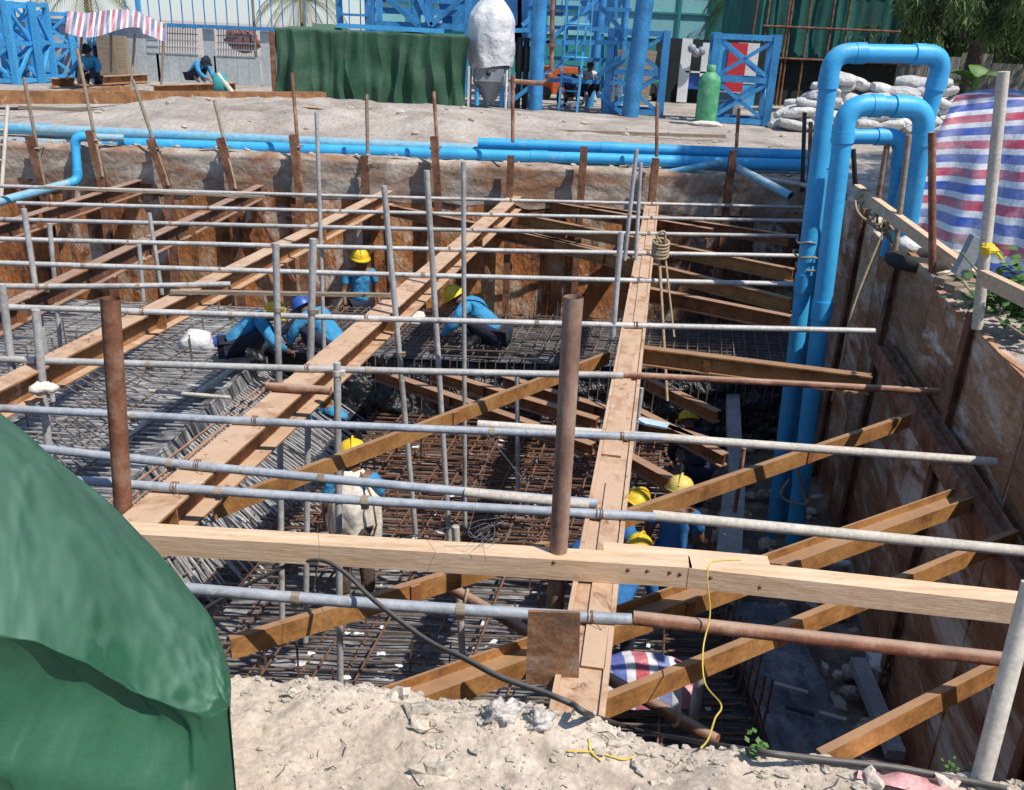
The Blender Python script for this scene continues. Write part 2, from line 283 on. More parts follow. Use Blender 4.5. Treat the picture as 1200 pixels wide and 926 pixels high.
# ------------------------------------------------------------ light
w = bpy.data.worlds.new('World'); sc.world = w; w.use_nodes = True
nt = w.node_tree; bg = nt.nodes['Background']; sky = nt.nodes.new('ShaderNodeTexSky'); sky.sky_type = 'NISHITA'; sky.sun_disc = False
SUN = V((.62, -.42, 1.22)).normalized()
el = math.asin(SUN.z); az = math.atan2(SUN.x, SUN.y)
sky.sun_elevation = el; sky.sun_rotation = az; sky.air_density = 1.0; sky.dust_density = .15; sky.ozone_density = 4.0; sky.altitude = 10
tint = nt.nodes.new('ShaderNodeMix'); tint.data_type = 'RGBA'; tint.blend_type = 'MULTIPLY'; tint.inputs[0].default_value = 1; tint.inputs[7].default_value = (.95, .97, 1.0, 1)
nt.links.new(sky.outputs[0], tint.inputs[6]); blue_mix = nt.nodes.new('ShaderNodeMix'); blue_mix.data_type = 'RGBA'; blue_mix.inputs[0].default_value = .42; blue_mix.inputs[7].default_value = (1.9, 3.0, 4.8, 1)   # flat blue mixed in to turn the sky bluer and lift the fill
nt.links.new(tint.outputs[2], blue_mix.inputs[6]); nt.links.new(blue_mix.outputs[2], bg.inputs[0]); bg.inputs[1].default_value = .125
sd = bpy.data.lights.new('sun', 'SUN'); sd.energy = 4.8; sd.angle = R(.5); sd.color = (1, .94, .84)
so = bpy.data.objects.new('sun', sd); col.objects.link(so); so.rotation_euler = SUN.to_track_quat('Z', 'Y').to_euler(); so.location = SUN*60
vs = sc.view_settings; vs.view_transform = 'Standard'; vs.look = 'None'; vs.gamma = 1; vs.exposure = 0.2; vs.use_curve_mapping = False
# ------------------------------------------------------------ ground and pit
WY = 13.4                                   # face of the far wall
def WX(y): return 2.93+.17*(y-4.6)          # face of the right wall
def fb(p, s=1.0, o=4): return noise.fractal(V(p)*s, 1.0, 2.0, o)
def mound(x, y):
    """height of the dirt beyond the far wall"""
    h = 0
    k = max(0, min(1, (y-14.3)/1.5))*max(0, min(1, (24-y)/5))
    h += k*(.34+.22*fb((x*.5, y*.5, 0))+.05*fb((x*2, y*2, 5)))*max(0, min(1, (3.2-x)/5))*max(0, min(1, (x+9)/2.5))
    return h+.03*fb((x*1.3, y*1.3, 3))
g = MB()
def patch(x0, x1, y0, y1, nx, ny, fn):
    g.grid([[V((x0+(x1-x0)*i/nx, y0+(y1-y0)*j/ny, 0))+V((0, 0, fn(x0+(x1-x0)*i/nx, y0+(y1-y0)*j/ny))) for i in range(nx+1)] for j in range(ny+1)][::-1])
patch(-13, 13, WY+.12, 27, 180, 110, mound)
for (x0, x1, y0, y1) in ((-300, -13, WY+.12, 27), (13, 300, WY+.12, 27), (-300, 300, 27, 700)):
    g.add([(x0, y0, 0), (x1, y0, 0), (x1, y1, 0), (x0, y1, 0)], [(0, 1, 2, 3)])
g.build('ground', 'soilfar', kind='structure')
g = MB()   # ground right of the pit
rows = []
for j in range(81):
    y = -3+(WY+3.12)*j/80; rows.append([V((WX(y)+.07+(14-WX(y))*(i/60)**1.6, y, (.04*fb((i*.15, y*1.5, 1))+.02) if i > 0 else -.02)) for i in range(61)])
g.grid(rows[::-1]); g.build('right_ground', 'soilfar', kind='structure')
g = MB(); g.add([(-300, -60, 0), (-9.6, -60, 0), (-9.6, WY+.12, 0), (-300, WY+.12, 0)], [(0, 1, 2, 3)])
g.add([(14, -60, 0), (300, -60, 0), (300, WY+.12, 0), (14, WY+.12, 0)], [(0, 1, 2, 3)])
g.build('side_ground', 'soilfar', kind='structure')
# near berm
edge = [Z(*p, 0) for p in ((-300, 720), (100, 790), (265, 797), (360, 800), (440, 813), (520, 822), (600, 832), (690, 850), (800, 870), (900, 886), (1000, 897), (1130, 912), (1260, 925), (1500, 960))]
def edgeY(x):
    for a, b in zip(edge, edge[1:]):
        if a.x <= x <= b.x: return a.y+(b.y-a.y)*(x-a.x)/(b.x-a.x)
    return edge[0].y if x < edge[0].x else edge[-1].y
def soilz(x, y):
    e = edgeY(x)+.03*fb((x*6, 0, 9)); h = .028*fb((x*3, y*3, 2), 1, 6)+.012*fb((x*14, y*14, 4), 1, 4)
    h += .05*math.exp(-((x-.05)**2/.05+(y-1.95)**2/.01))+.03*math.exp(-((x+.35)**2/.03+(y-2.02)**2/.008))
    if y > e: h -= (y-e)*2.2
    return h
g = MB(); nx, ny = 420, 260
g.grid([[V((-2.2+5.2*i/nx, .9+1.75*j/ny, soilz(-2.2+5.2*i/nx, .9+1.75*j/ny))) for i in range(nx+1)] for j in range(ny+1)][::-1])
g.build('near_ground', 'soil', kind='structure')
g = MB(); g.add([(-9.6, -8, -.01), (3.2, -8, -.01), (3.2, .92, -.01), (-9.6, .92, -.01)], [(0, 1, 2, 3)]); g.add([(-9.6, .9, -.02), (-2.15, .9, -.02), (-2.15, 2.3, -.02), (-9.6, 2.3, -.02)], [(0, 1, 2, 3)])
g.build('back_ground', 'soilfar', kind='structure')
# pit floor
g = MB(); P = []
for j in range(141):
    y = 2.5+11.2*j/140; P.append([V((-9.6+14.6*i/180, y, -3.32+.05*fb((-9.6+14.6*i/180, y, 0), 1.4)+.02*fb((i*.4, j*.4, 5)))) for i in range(181)])
g.grid(P[::-1]); g.build('pit_floor', 'floor', kind='structure')
g = MB(); P = []
for j in range(61):
    y = 2.5+10.9*j/60; P.append([V((2.05+(WX(y)+.3-2.05)*i/30, y, -3.22+.12*fb((i*.09+5, y*2, 0), 1.2)+.08*(i/30))) for i in range(31)])
g.grid(P[::-1]); g.build('pit_edge_soil', 'floorbrown', kind='structure')
# ------------------------------------------------------------ raised block (plateau), slope
PZ = -2.1
def topline(y): return -3.45+(y-6.9)*(.27/4.2)       # plateau edge
def botline(y): return -2.75+(min(y, 9.3)-7.2)*.40+max(0, y-9.3)*.06        # toe of the slope
g = MB(); P = []
for j in range(121):
    y = 5.2+7.4*j/120; x1 = topline(y); P.append([V((-9.6+(x1+9.6)*i/110, y, PZ-.03+.05*fb((i*.07, y*1.3, 0), 1.5)+.015*fb((i*.5, y*6, 0)))) for i in range(111)])
g.grid(P[::-1]); g.build('upper_terrace', 'floor', kind='structure')
g = MB(); P = []
for j in range(161):
    y = 3.2+8.6*j/160; a, b = topline(y)-.02, botline(y)
    row = [V((a, y, PZ-.02)), V((a+.05, y, PZ-.16))]
    for i in range(31):
        t = i/30; row.append(V((a+.10+(b-a-.10)*t, y, PZ-.32+(-3.3-PZ+.32)*t))+V((.03, 0, .05))*fb((t*3, y*2.5, 0), 1.3))
    P.append(row)
g.grid(P[::-1]); g.build('side_slope', 'slope', kind='structure')
# block under the back mat, black plastic face
BY = 10.9
g = MB(); P = []
for i in range(161):
    x = -3.3+7.6*i/160; P.append([V((x, BY+.10*fb((x*2.2, k*.22, 0), 1.2)-.02*k*.3, PZ-.04-(1.27)*k/26)) for k in range(27)])
g.grid(P); g.build('sheeted_bank', 'plastic', kind='structure')
g = MB(); g.grid([[V((-3.4+7.7*i/60, BY-.02+1.6*j/12, PZ-.05+.02*fb((i, j, 0), .4))) for i in range(61)] for j in range(13)][::-1]); g.build('back_terrace', 'blueplastic', kind='structure')
g = MB(); g.grid([[V((-9.6+14.2*i/90, 12.58+.9*j/6, -2.62+.03*fb((i, j, 0), .5))) for i in range(91)] for j in range(7)][::-1])
g.add([(-9.6, 12.58, -2.62), (4.3, 12.58, -2.62), (4.3, 12.58, PZ-.05), (-9.6, 12.58, PZ-.05)], [(3, 2, 1, 0)])
g.build('back_trench_floor', 'floorbrown', kind='structure')
# ------------------------------------------------------------ far wall
fw = thing('retaining_wall', 'far excavation wall of rusty sheet piling topped with mud plaster', 'retaining wall', (-2, WY, -3.3))
g = MB(); P = []
for i in range(261):
    x = -9.6+14.2*i/260
    P.append([V((x, WY+.02+.018*fb((x*1.5, k*.25, 0), 1.2)+(.14 if k == 0 else 0), .02-(.62+.05*fb((x*2, 0, 0)))*(k/14)+(.03*fb((x*5, 0, 7)) if k < 2 else 0))) for k in range(15)])
g.grid(P); g.build('mud_facing', 'facing', fw)
piles_px = [(57, 220), (123, 213), (200, 220), (277, 223), (353, 230), (430, 230), (513, 230), (597, 225), (680, 232), (763, 230), (853, 213)]
pilex = [Y(a, b, WY).x for a, b in piles_px]
xs = [-9.6, -8.4]+pilex+[4.6]
for i in range(len(xs)-1):
    a, b = xs[i], xs[i+1]; n = max(1, round((b-a)/.75)); pts = []
    for k in range(n):     # trough profile of one sheet
        x0 = a+(b-a)*k/n; wd = (b-a)/n
        pts += [(x0, .06), (x0+wd*.2, .055), (x0+wd*.32, .02+.01*random.random()), (x0+wd*.68, .02+.01*random.random()), (x0+wd*.8, .055)]
    pts.append((b, .06))
    g = MB(); g.grid([[V((x, WY+y+.012*fb((x*3, k*.5, 0)), -.5-2.9*k/16)) for k in range(17)] for x, y in pts], False)
    g.build('sheet', 'sheetdark' if b > 2.4 else 'sheetrust', fw)  # darker copy at the right end paints in the shade of that corner
# piles with tall pipes tied to them
pole = [((28, 90), (57, 232), 157), ((90, 57), (123, 213), 150), ((155, 93), (200, 222), 160), ((250, 117), (277, 225), 159), ((340, 85), (353, 232), 155), ((427, 110), (430, 232), 180), ((505, 107), (514, 232), 157), ((597, 87), (597, 228), 180), ((680, 171), (680, 234), 171), ((765, 120), (763, 232), 183), ((860, 127), (853, 215), 175)]
for i, (t, b, yp) in enumerate(pole):
    B = Y(b[0], b[1], WY-.07); T = Y(t[0], t[1], WY-.05+.25)
    k = (b[1]-yp)/(b[1]-t[1]); 
    PT = B+(T-B)*k if i != 8 else Y(680, 171, WY-.07)
    pl = thing('wall_pile', f'{ORD[i]} rusty steel pile from the left along the top of the far wall', 'pile', (B.x, B.y, -3.3), 'piles along the far wall')
    g = MB(); D = (PT-B); D.x = 0 if i > 6 else D.x*.8; D.y = 0
    low = V((B.x+random.uniform(-.05, .05), WY-.09, -2.5)); hi = B+D
    g.prof(low, V((B.x, WY-.10, B.z)), Hs(.11, .10, .012), V((0, 1, 0))); g.prof(V((B.x, WY-.10, B.z)), V((hi.x, WY-.10, hi.z)), Hs(.10, .10, .012), V((0, 1, 0)))
    g.build('pile_section', 'pile', pl)
    if i != 8:
        g = MB(); bb = B+(T-B)*(.05 if i < 5 else .45); g.tube([bb+V((.05, -.14, 0)), T+V((.05, -.1, 0))], .026, 8); g.build('upright_pipe', 'rustpipe' if i in (4, 6, 7, 9, 10) else 'oldwood', pl)
        if i < 7:
            g = MB(); q = B+(T-B)*k*.8; g.tube([q+V((-.06, -.16, 0)), q+V((.1, -.16, .01)), q+V((.1, 0, .01)), q+V((-.06, 0, 0)), q+V((-.06, -.16, 0))], .012, 5); g.build('wire_tie', 'wire', pl)
for i, (a, b) in enumerate([((300, 245), (345, 330)), ((452, 265), (480, 400)), ((552, 255), (575, 330)), ((598, 305), (590, 385))]):
    g = MB(); g.bar(Y(a[0], a[1], WY-.12), Y(b[0]-20*(i == 1), b[1], WY-.2), .06, .05)
    g.build('leaning_batten', 'pile', label=f'thin rusty bar leaning on the far wall, {ORD[i]} of four from the left', cat='bar', group='bars leaning on the far wall')
# ------------------------------------------------------------ right wall
rw = thing('retaining_wall', 'right excavation wall of stained vertical lagging boards', 'retaining wall', (WX(7), 7, -3.3))
y = 2.4; k = 0
ypile = []
while y < WY:
    wd = random.choice((1.0, 1.15, 1.25)) if y < 8 else .9; y1 = min(WY, y+wd)
    k += 0; g = MB(); nb = (1 if k % 3 else 2) if y < 8 else 2; off = random.uniform(0, .012)
    for q in range(nb):
        a, b = y+(y1-y)*q/nb, y+(y1-y)*(q+1)/nb-.008; o2 = off+random.uniform(0, .010)
        top = .0+random.uniform(-.04, .05)+(.10 if 6.3 < y < 8 else 0)
        P = [[V((WX(yy)+o2+.008*fb((yy*3, zz*2, 0))+(.014 if e in (0, 3) else 0), yy, zz)) for zz in [top-(3.4+top)*m/20 for m in range(21)]] for e, yy in enumerate((a, a+.004, b-.004, b))]
        g.grid(P[::-1], False)
        g.add([P[0][0]+V((.05, 0, 0)), P[3][0]+V((.05, 0, 0)), P[2][0], P[1][0]], [(0, 1, 2, 3)])
    g.build('board_panel', 'board', rw); ypile.append(y1); y = y1+.003; k += 1
for i, yy in enumerate(ypile[:-1][::2]):
    pl = MB(); x = WX(yy)-.015; top = .03+(.12 if i % 2 else .0)
    pl.prof(V((x, yy, -3.3)), V((x+.02, yy, top)), Hs(.06, .07, .012), V((1, 0, 0)))
    pl.build('wall_pile', 'pile', label=f'rusty steel pile on the right wall, {ORD[i]} from the camera', cat='pile', group='piles along the right wall')
# waler on the right wall
wl = MB(); a, b = 3.0, 7.9
wl.prof(V((WX(a)-.13, a, -.66)), V((WX(b)-.13, b, -.66)), Hr(.15, .17, .014))
wl.build('waler_beam', 'pile', label='dark steel waler running along the right wall under the brace ends', cat='beam')
# near wall and left wall (below the camera)
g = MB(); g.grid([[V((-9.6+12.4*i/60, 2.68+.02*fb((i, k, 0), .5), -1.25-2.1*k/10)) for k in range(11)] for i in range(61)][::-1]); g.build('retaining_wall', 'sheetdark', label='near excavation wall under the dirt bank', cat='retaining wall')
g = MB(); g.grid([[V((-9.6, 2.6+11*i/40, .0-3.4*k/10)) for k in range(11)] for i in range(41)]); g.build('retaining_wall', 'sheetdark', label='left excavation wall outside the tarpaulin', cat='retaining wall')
# ------------------------------------------------------------ big struts
ZS = -.43
strut = [((600, 233), (160, 612), .20, 'H strut crossing the pit centre left, ending behind the timber rail', (120, 690)), ((765, 233), (690, 740), .20, 'dusty wide H strut crossing the pit right of centre, down to the rusty plate', (672, 815)),
         ((435, 233), (20, 440), .165, 'dusty H strut across the left part of the pit, third strut from the right', (-120, 510)), ((270, 233), (0, 360), .13, 'thin looking H strut at far left, fourth strut from the right', (-180, 445)), ((120, 224), (0, 262), .13, 'H strut in the far left corner, shortest in view', (-250, 350))]
for i, (a, b, wd, lab, far) in enumerate(strut):
    A = Z(*a, ZS); B = Z(*b, ZS)
    d = (B-A).normalized(); A = A-d*((WY-.02-A.y)/-d.y) if False else A+d*(-(WY-.03-A.y)/-d.y)
    yend = 2.45 if i == 1 else (3.05 if i == 0 else 2.7)
    B = A+d*((A.y-yend)/-d.y)
    s = thing('steel_strut', lab, 'steel beam', B, 'struts across the pit')
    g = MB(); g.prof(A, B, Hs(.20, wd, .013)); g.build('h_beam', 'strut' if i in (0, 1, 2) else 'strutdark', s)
    sd_ = d.cross(V((0, 0, 1))).normalized()
    for k in range(2, 9, 3):     # stiffeners
        c = A+(B-A)*(k/9+.03); g = MB()
        for sg in (-1, 1): g.box(c+sd_*sg*.052+V((0, 0, -.1)), (.086, .010, .172), Matrix.Rotation(math.atan2(sd_.y, sd_.x), 3, 'Z'))
        g.build('stiffener', 'strut', s)
    if i == 1:   # loose plates and boards on top of it
        for k, (t0, t1, o, ww) in enumerate(((.0, .50, 0, .2), (.50, .82, .0, .2),)): pass
        g = MB(); pa = A+(B-A)*.60+V((0, 0, .008)); pb = A+(B-A)*.80+V((0, 0, .008)); g.bar(pa+sd_*.02, pb+sd_*.02, .11, .014); g.build('cover_plate', 'strut', s)
        for sg in (-1, 1): g = MB(); g.bar(A+sd_*sg*.088+V((0, 0, .006)), B+sd_*sg*.088+V((0, 0, .006)), .022, .012); g.build('edge_strip', 'strut', s)
        for t0, t1 in ((.05, .3), (.33, .56), (.83, .97)): g = MB(); g.bar(A+(B-A)*t0-sd_*.02+V((0, 0, .006)), A+(B-A)*t1-sd_*.035+V((0, 0, .006)), .09, .012); g.build('cover_plate', 'strut', s)
# splice in strut 1 (bolted stub and short beams at mid length)
c0 = Z(345, 455, -.62)
for k, (a, b, z, nm) in enumerate([((330, 447), (388, 455), -.64, 'short rusty cross beam under the strut joint'), ((312, 453), (388, 458), -.50, 'short rusty pipe laid over the strut joint')]):
    g = MB()
    if k == 0: g.prof(Z(*a, z), Z(*b, z), Hs(.14, .12, .012)); g.build('short_beam', 'beam', label=nm, cat='steel beam')
    else: g.tube([Z(*a, ZS+.03), Z(*b, ZS+.03)], .03, 10); g.build('short_pipe', 'rustpipe', label=nm, cat='pipe')
# ------------------------------------------------------------ diagonal braces (ochre, near)
def brace(a, b, z, kind, h, wd, m, lab, grp, ex0=0, ex1=0, z1=None):
    A = Z(*a, z); B = Z(*b, z if z1 is None else z1); d = (B-A).normalized(); A = A-d*ex0; B = B+d*ex1
    s = thing('brace_beam', lab, 'steel beam', A if A.y < B.y else B, grp)
    g = MB(); pr = {'C': Cs(h, wd, .01, -1), 'H': Hs(h, wd), 'R': Hr(h, wd)}[kind]
    g.prof(A, B, pr); g.build('rolled_section', m, s)
    L = (B-A).length
    if L > 1.6:
        g = MB(); c = A+(B-A)*random.uniform(.3, .6); sdv = d.cross(V((0, 0, 1))).normalized()
        off = {'C': sdv*.004, 'H': sdv*.0, 'R': sdv*(h/2+.004)}[kind]
        rt = Matrix.Rotation(math.atan2(d.y, d.x), 3, 'Z')
        g.box(c+off+V((0, 0, -h/2 if kind == 'C' else (-h/2 if kind == 'H' else -wd/2+.0))), (.05, .012 if kind != 'H' else wd*.9, (h if kind != 'R' else wd)*.9), rt); g.build('splice_plate', 'darkbeam', s)
    return s
GB = 'ochre braces from the struts to the right wall'
brace((270, 750), (655, 633), -.66, 'C', .105, .035, 'beam', 'ochre channel brace low at left, from the green tarpaulin to the wide strut', GB)
brace((735, 600), (1065, 487), -.62, 'C', .105, .035, 'beam', 'ochre channel brace passing in front of the dusty yellow helmet to the right wall', GB, .1, .05)
brace((250, 590), (715, 413), -.66, 'C', .105, .035, 'beam', 'ochre channel brace just behind the yellow helmet of the worker with the cream cloth', GB)
brace((440, 822), (1130, 577), -.62, 'R', .13, .10, 'beam', 'double edged orange brace from the dirt bank under the timber rail to the right wall', GB, 0, 0)
brace((695, 826), (1195, 622), -.64, 'C', .105, .035, 'beam', 'long ochre channel brace over the pit floor tarpaulin behind the yellow rope', GB)
brace((965, 885), (1168, 780), -.62, 'C', .105, .035, 'beam', 'short ochre brace in the bottom right corner', GB, 0, .35)
# upper right braces
GU = 'rusty braces in the far right of the pit'
ub = [((743, 405), (1022, 440), -.50, 'ochre brace from the wide strut to the blue pipes, nearest of its fan'), ((755, 336), (927, 370), -.55, 'red brown brace from the wide strut toward the blue pipes, second nearest'),
      ((617, 272), (928, 350), -.55, 'rusty brace passing under the wide strut below the knotted rope'), ((607, 250), (930, 315), -.55, 'long rusty brace fanning right from the centre strut, middle of the fan'),
      ((620, 232), (835, 268), -.5, 'farthest rusty brace near the top of the far right corner'), ((690, 240), (925, 275), -.5, 'thin far brace under the scaffold pipes in the right corner'),
      ((457, 240), (735, 298), -.55, 'rusty brace from the far end of the left strut to the wide strut'), ]
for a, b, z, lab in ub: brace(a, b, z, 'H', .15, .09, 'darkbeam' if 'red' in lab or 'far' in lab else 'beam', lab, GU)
# second layer deep in the pit
GD = 'braces at the lower level of the pit'
db = [((440, 432), (695, 520), 'lit lower brace starting under the centre strut, left of the set'), ((505, 433), (700, 490), 'lower brace right of the left most, behind the scaffold uprights'), ((590, 440), (843, 518), 'lower brace running right behind the dusty helmet'),
      ((745, 478), (850, 532), 'lower brace right of the wide strut, under the pale blue board'), ((757, 442), (842, 482), 'lower brace nearest the pale concrete beam'), ((733, 530), (795, 564), 'shaded lower brace behind the dusty yellow helmet')]
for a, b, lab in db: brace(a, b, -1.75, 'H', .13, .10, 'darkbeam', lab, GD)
# ------------------------------------------------------------ scaffold pipes across
ZP = -.395
hp = [((-40, 217), (940, 243), 'galv', ''), ((20, 238), (940, 259), 'galv', ''), ((-40, 256), (935, 277), 'galv', ''), ((-40, 279), (935, 300), 'galv', ''), ((-40, 307), (930, 333), 'galv', ''),
      ((-40, 335), (270, 333), 'galv', ''), ((10, 360), (1025, 388), 'galv', ''), ((-30, 420), (730, 440), 'galv', ''), ((-10, 478), (776, 513), 'galvblue', ''), ((40, 525), (700, 590), 'galvblue', ''),
      ((60, 561), (768, 606), 'galvblue', ''), ((200, 688), (740, 726), 'galvblue', '')]
placeword = ['nearest the far wall', 'second from the far wall', 'third from the far wall', 'fourth from the far wall', 'just beyond the standing far worker', 'short one ending left of the centre strut', 'passing behind the top of the thick post', 'crossing the thick posts at mid height', 'crossing above the near worker helmet', 'crossing at the near worker shoulders', 'crossing at the near worker waist', 'lowest, just below the timber rail']
for i, (a, b, m, _) in enumerate(hp):
    A = Z(*a, ZP); B = Z(*b, ZP); n = 9
    s = thing('scaffold_pipe', f'{"blue grey" if m=="galvblue" else "grey"} scaffold pipe laid across the struts, {placeword[i]}', 'scaffold pipe', (A+B)/2, 'scaffold pipes laid across the pit')
    g = MB(); sag = .012; g.tube([A+(B-A)*k/n+V((0, 0, -sag*math.sin(math.pi*k/n))) for k in range(n+1)], .0245, 10); g.build('tube', m, s)
    for t in (random.uniform(.18, .35), random.uniform(.5, .75)):
        if i < 5: continue
        c = A+(B-A)*t+V((0, 0, -.012)); d = (B-A).normalized(); g = MB(); g.tube([c-d*.018, c+d*.018], .029, 8); g.box(c+V((0, 0, -.03)), (.035, .03, .03)); g.build('clamp', 'oldwood', s)
for i, (a, b, m, _) in enumerate(hp):
    A, B = Z(*a, ZP), Z(*b, ZP); pr = [o for o in col.objects if o.get('label', '').endswith(placeword[i])][0]
    for (sa, sb, *_r) in strut:
        S0, S1 = Z(*sa, ZS), Z(*sb, ZS); S1 = S1+(S1-S0)*.15; u, v_ = (B-A).xy, (S1-S0).xy; w0 = (S0-A).xy; den = u.x*v_.y-u.y*v_.x
        t = (w0.x*v_.y-w0.y*v_.x)/den; q = (w0.x*u.y-w0.y*u.x)/den
        if 0 < t < 1 and 0 < q < 1:
            c = A+(B-A)*t+V((random.uniform(-.04, .04), 0, 0)); g = MB()
            for k in range(3): dx = .012*k-.012+random.uniform(-.004, .004); g.tube([c+V((dx, .027*math.cos(e), .027*math.sin(e)-.003)) for e in [6.2832*n_/8 for n_ in range(9)]], .0028, 4)
            g.tube([c+V((0, -.02, .01)), c+V((.03, -.05, -.01)), c+V((.05, -.06, -.03))], .002, 4); g.build('wire_tie', 'rebar', pr)
cont = [((726, 439), (1100, 459), 'rustpipe', .024, 'rust red pipe continuing right from the thick post to the right wall'), ((560, 492), (1168, 536), 'cream', .027, 'dusty pale pipe running past the wide strut into the right wall'),
        ((765, 604), (1260, 652), 'cream', .028, 'chalky white pipe running above the timber rail to the right edge'), ((742, 724), (1240, 780), 'rustpipe', .030, 'brown encrusted pipe below the timber rail at right'),
        ((545, 577), (690, 592), 'cream', .026, 'short chalky pipe beside the loose wire coil'), ((200, 342), (460, 346), 'oldwood', .02, 'thin reddish batten across the strut above the crouching workers'), ((20, 218), (310, 231), 'oldwood', .02, 'thin reddish batten at the foot of the mud facing'),
        ((930, 655), (995, 661), 'galvblue', .024, 'short dark pipe against the right wall boards'), ((175, 458), (270, 466), 'cream', .02, 'short pale pipe lying over the terrace mesh at left')]
for i, (a, b, m, r_, lab) in enumerate(cont):
    z = ZP+(.0 if i != 1 else -.02)
    if i == 7: z = -1.5
    if i == 8: z = -1.7
    g = MB(); A, B = Z(*a, z), Z(*b, z)
    if i == 1: A.z -= .03; B.z -= .03
    if m == 'oldwood': g.bar(A, B, .05, .03)
    else: g.tube([A, B], r_, 10)
    g.build('timber_batten' if m == 'oldwood' else 'scaffold_pipe', m, label=lab, cat='batten' if m == 'oldwood' else 'scaffold pipe')
# uprights: (top px, bottom px, reference y on a cross pipe, radius, material)
up = [((28, 245), (62, 470), 7.5, .024, 'galv', 'leftmost standing pipe near the tarpaulin top'), ((58, 262), (72, 420), 8.4, .022, 'galv', 'short upright beside the thin left strut'), ((2, 333), (15, 440), 5.7, .026, 'galv', 'upright cut by the left edge of the view'),
      ((42, 363), (60, 560), 5.6, .028, 'galv', 'upright just left of the thick left post'), ((175, 250), (190, 345), 9.6, .022, 'galv', 'short upright beside the fourth strut'), ((163, 287), (168, 353), 9.0, .022, 'galv', 'short upright just below the fourth strut'),
      ((323, 285), (327, 450), 6.6, .026, 'galv', 'upright directly above the strut joint'), ((367, 280), (363, 460), 6.5, .027, 'galv', 'upright right of the strut joint'), ((371, 132), (380, 413), 9.5, .022, 'galv', 'tall upright rising above the blue pipelines'),
      ((450, 218), (487, 625), 7.2, .024, 'galv', 'slanting upright left of the centre'), ((500, 200), (527, 640), 7.2, .024, 'galv', 'slanting upright in the centre'), ((543, 190), (545, 625), 8.0, .022, 'galv', 'plumb upright right of centre'),
      ((395, 425), (399, 812), 5.6, .025, 'galv', 'upright in front of the near worker'), ((746, 175), (732, 305), 9.0, .022, 'galv', 'left one of the twin uprights by the wide strut'), ((751, 191), (745, 305), 9.2, .02, 'galv', 'right one of the twin uprights by the wide strut'),
      ((728, 272), (718, 396), 7.1, .024, 'galv', 'upright against the left side of the wide strut'), ((534, 617), (545, 830), 4.9, .024, 'cream', 'chalky upright below the wire coil'), ((606, 440), (607, 572), 7.6, .022, 'galv', 'thin upright behind the pale pipe'),
      ((328, 515), (331, 750), 6.2, .024, 'galv', 'upright seen through the slope, left one'), ((361, 488), (358, 752), 6.2, .024, 'galv', 'upright seen through the slope, right one'), ((752, 455), (735, 590), 8.3, .022, 'galv', 'upright in the dark right of the wide strut'),
      ((872, 525), (855, 640), 7.8, .022, 'rustpipe', 'rusty upright beside the pale concrete beam')]
for i, (a, b, yy, r_, m, lab) in enumerate(up):
    A = Y(a[0], a[1], yy); B = Y(b[0], b[1], yy)
    s = thing('upright_pipe', f'{"chalky" if m=="cream" else "rusty" if m=="rustpipe" else "grey"} scaffold tube, {lab}', 'scaffold pipe', B, 'standing scaffold tubes in the pit')
    g = MB(); g.tube([A, B], r_, 10); g.tube([A+V((0, 0, .002)), A+V((0, 0, -.004))], r_*.8, 8); g.build('tube', m, s)
    if a[1] > 200 and i in (6, 7, 12, 9, 10, 3): 
        for t in (.35, .0) if i == 12 else (.42,):
            c = A+(B-A)*(t+.02); g = MB(); g.tube([c, c+V((0, 0, -.035))], r_+.006, 8); g.box(c+V((.035, 0, -.018)), (.035, .04, .035)); g.build('coupler', 'cream' if i == 12 else 'oldwood', s)
# thick posts
for (a, b, yy, r_, m, lab, ex) in [((129, 350), (145, 605), 3.85, .043, 'rustpipe', 'thick rust red steel post at left behind the end of the timber rail', .5), ((672, 348), (650, 718), 3.42, .040, 'dustpost', 'thick dusty steel post in the centre rising behind the timber rail', .08)]:
    A = Y(*a, yy); B = Y(*b, yy); d = (B-A).normalized(); B = B+d*ex
    s = thing('steel_post', lab, 'post', B); g = MB(); g.tube([A, B], r_, 16, cap=False); g.tube([A, B], r_-.006, 16, cap=False); g.build('hollow_post', m, s)
    g = MB(); g.lathe(A, [(r_-.006, -.05), (0.001, -.05)], 12); g.build('hollow_shade', 'black', s)  # black disc stands in for the shade inside the hollow post
# plate at the foot of the wide strut
PL = 2.72
g = MB(); q = [Y(619, 717, PL), Y(680, 719, PL), Y(678, 812, PL), Y(616, 800, PL)]
g.add([*q, *[p+V((0, .014, 0)) for p in q]], [(3, 2, 1, 0), (4, 5, 6, 7), (0, 1, 5, 4), (1, 2, 6, 5), (2, 3, 7, 6), (3, 0, 4, 7)])
g.build('steel_plate', mat('rust plate', [(.10, .06, .045), (.24, .12, .06), (.34, .26, .20)], 6, .8, 0, .4), label='square rusty steel plate standing at the foot of the wide strut', cat='plate')
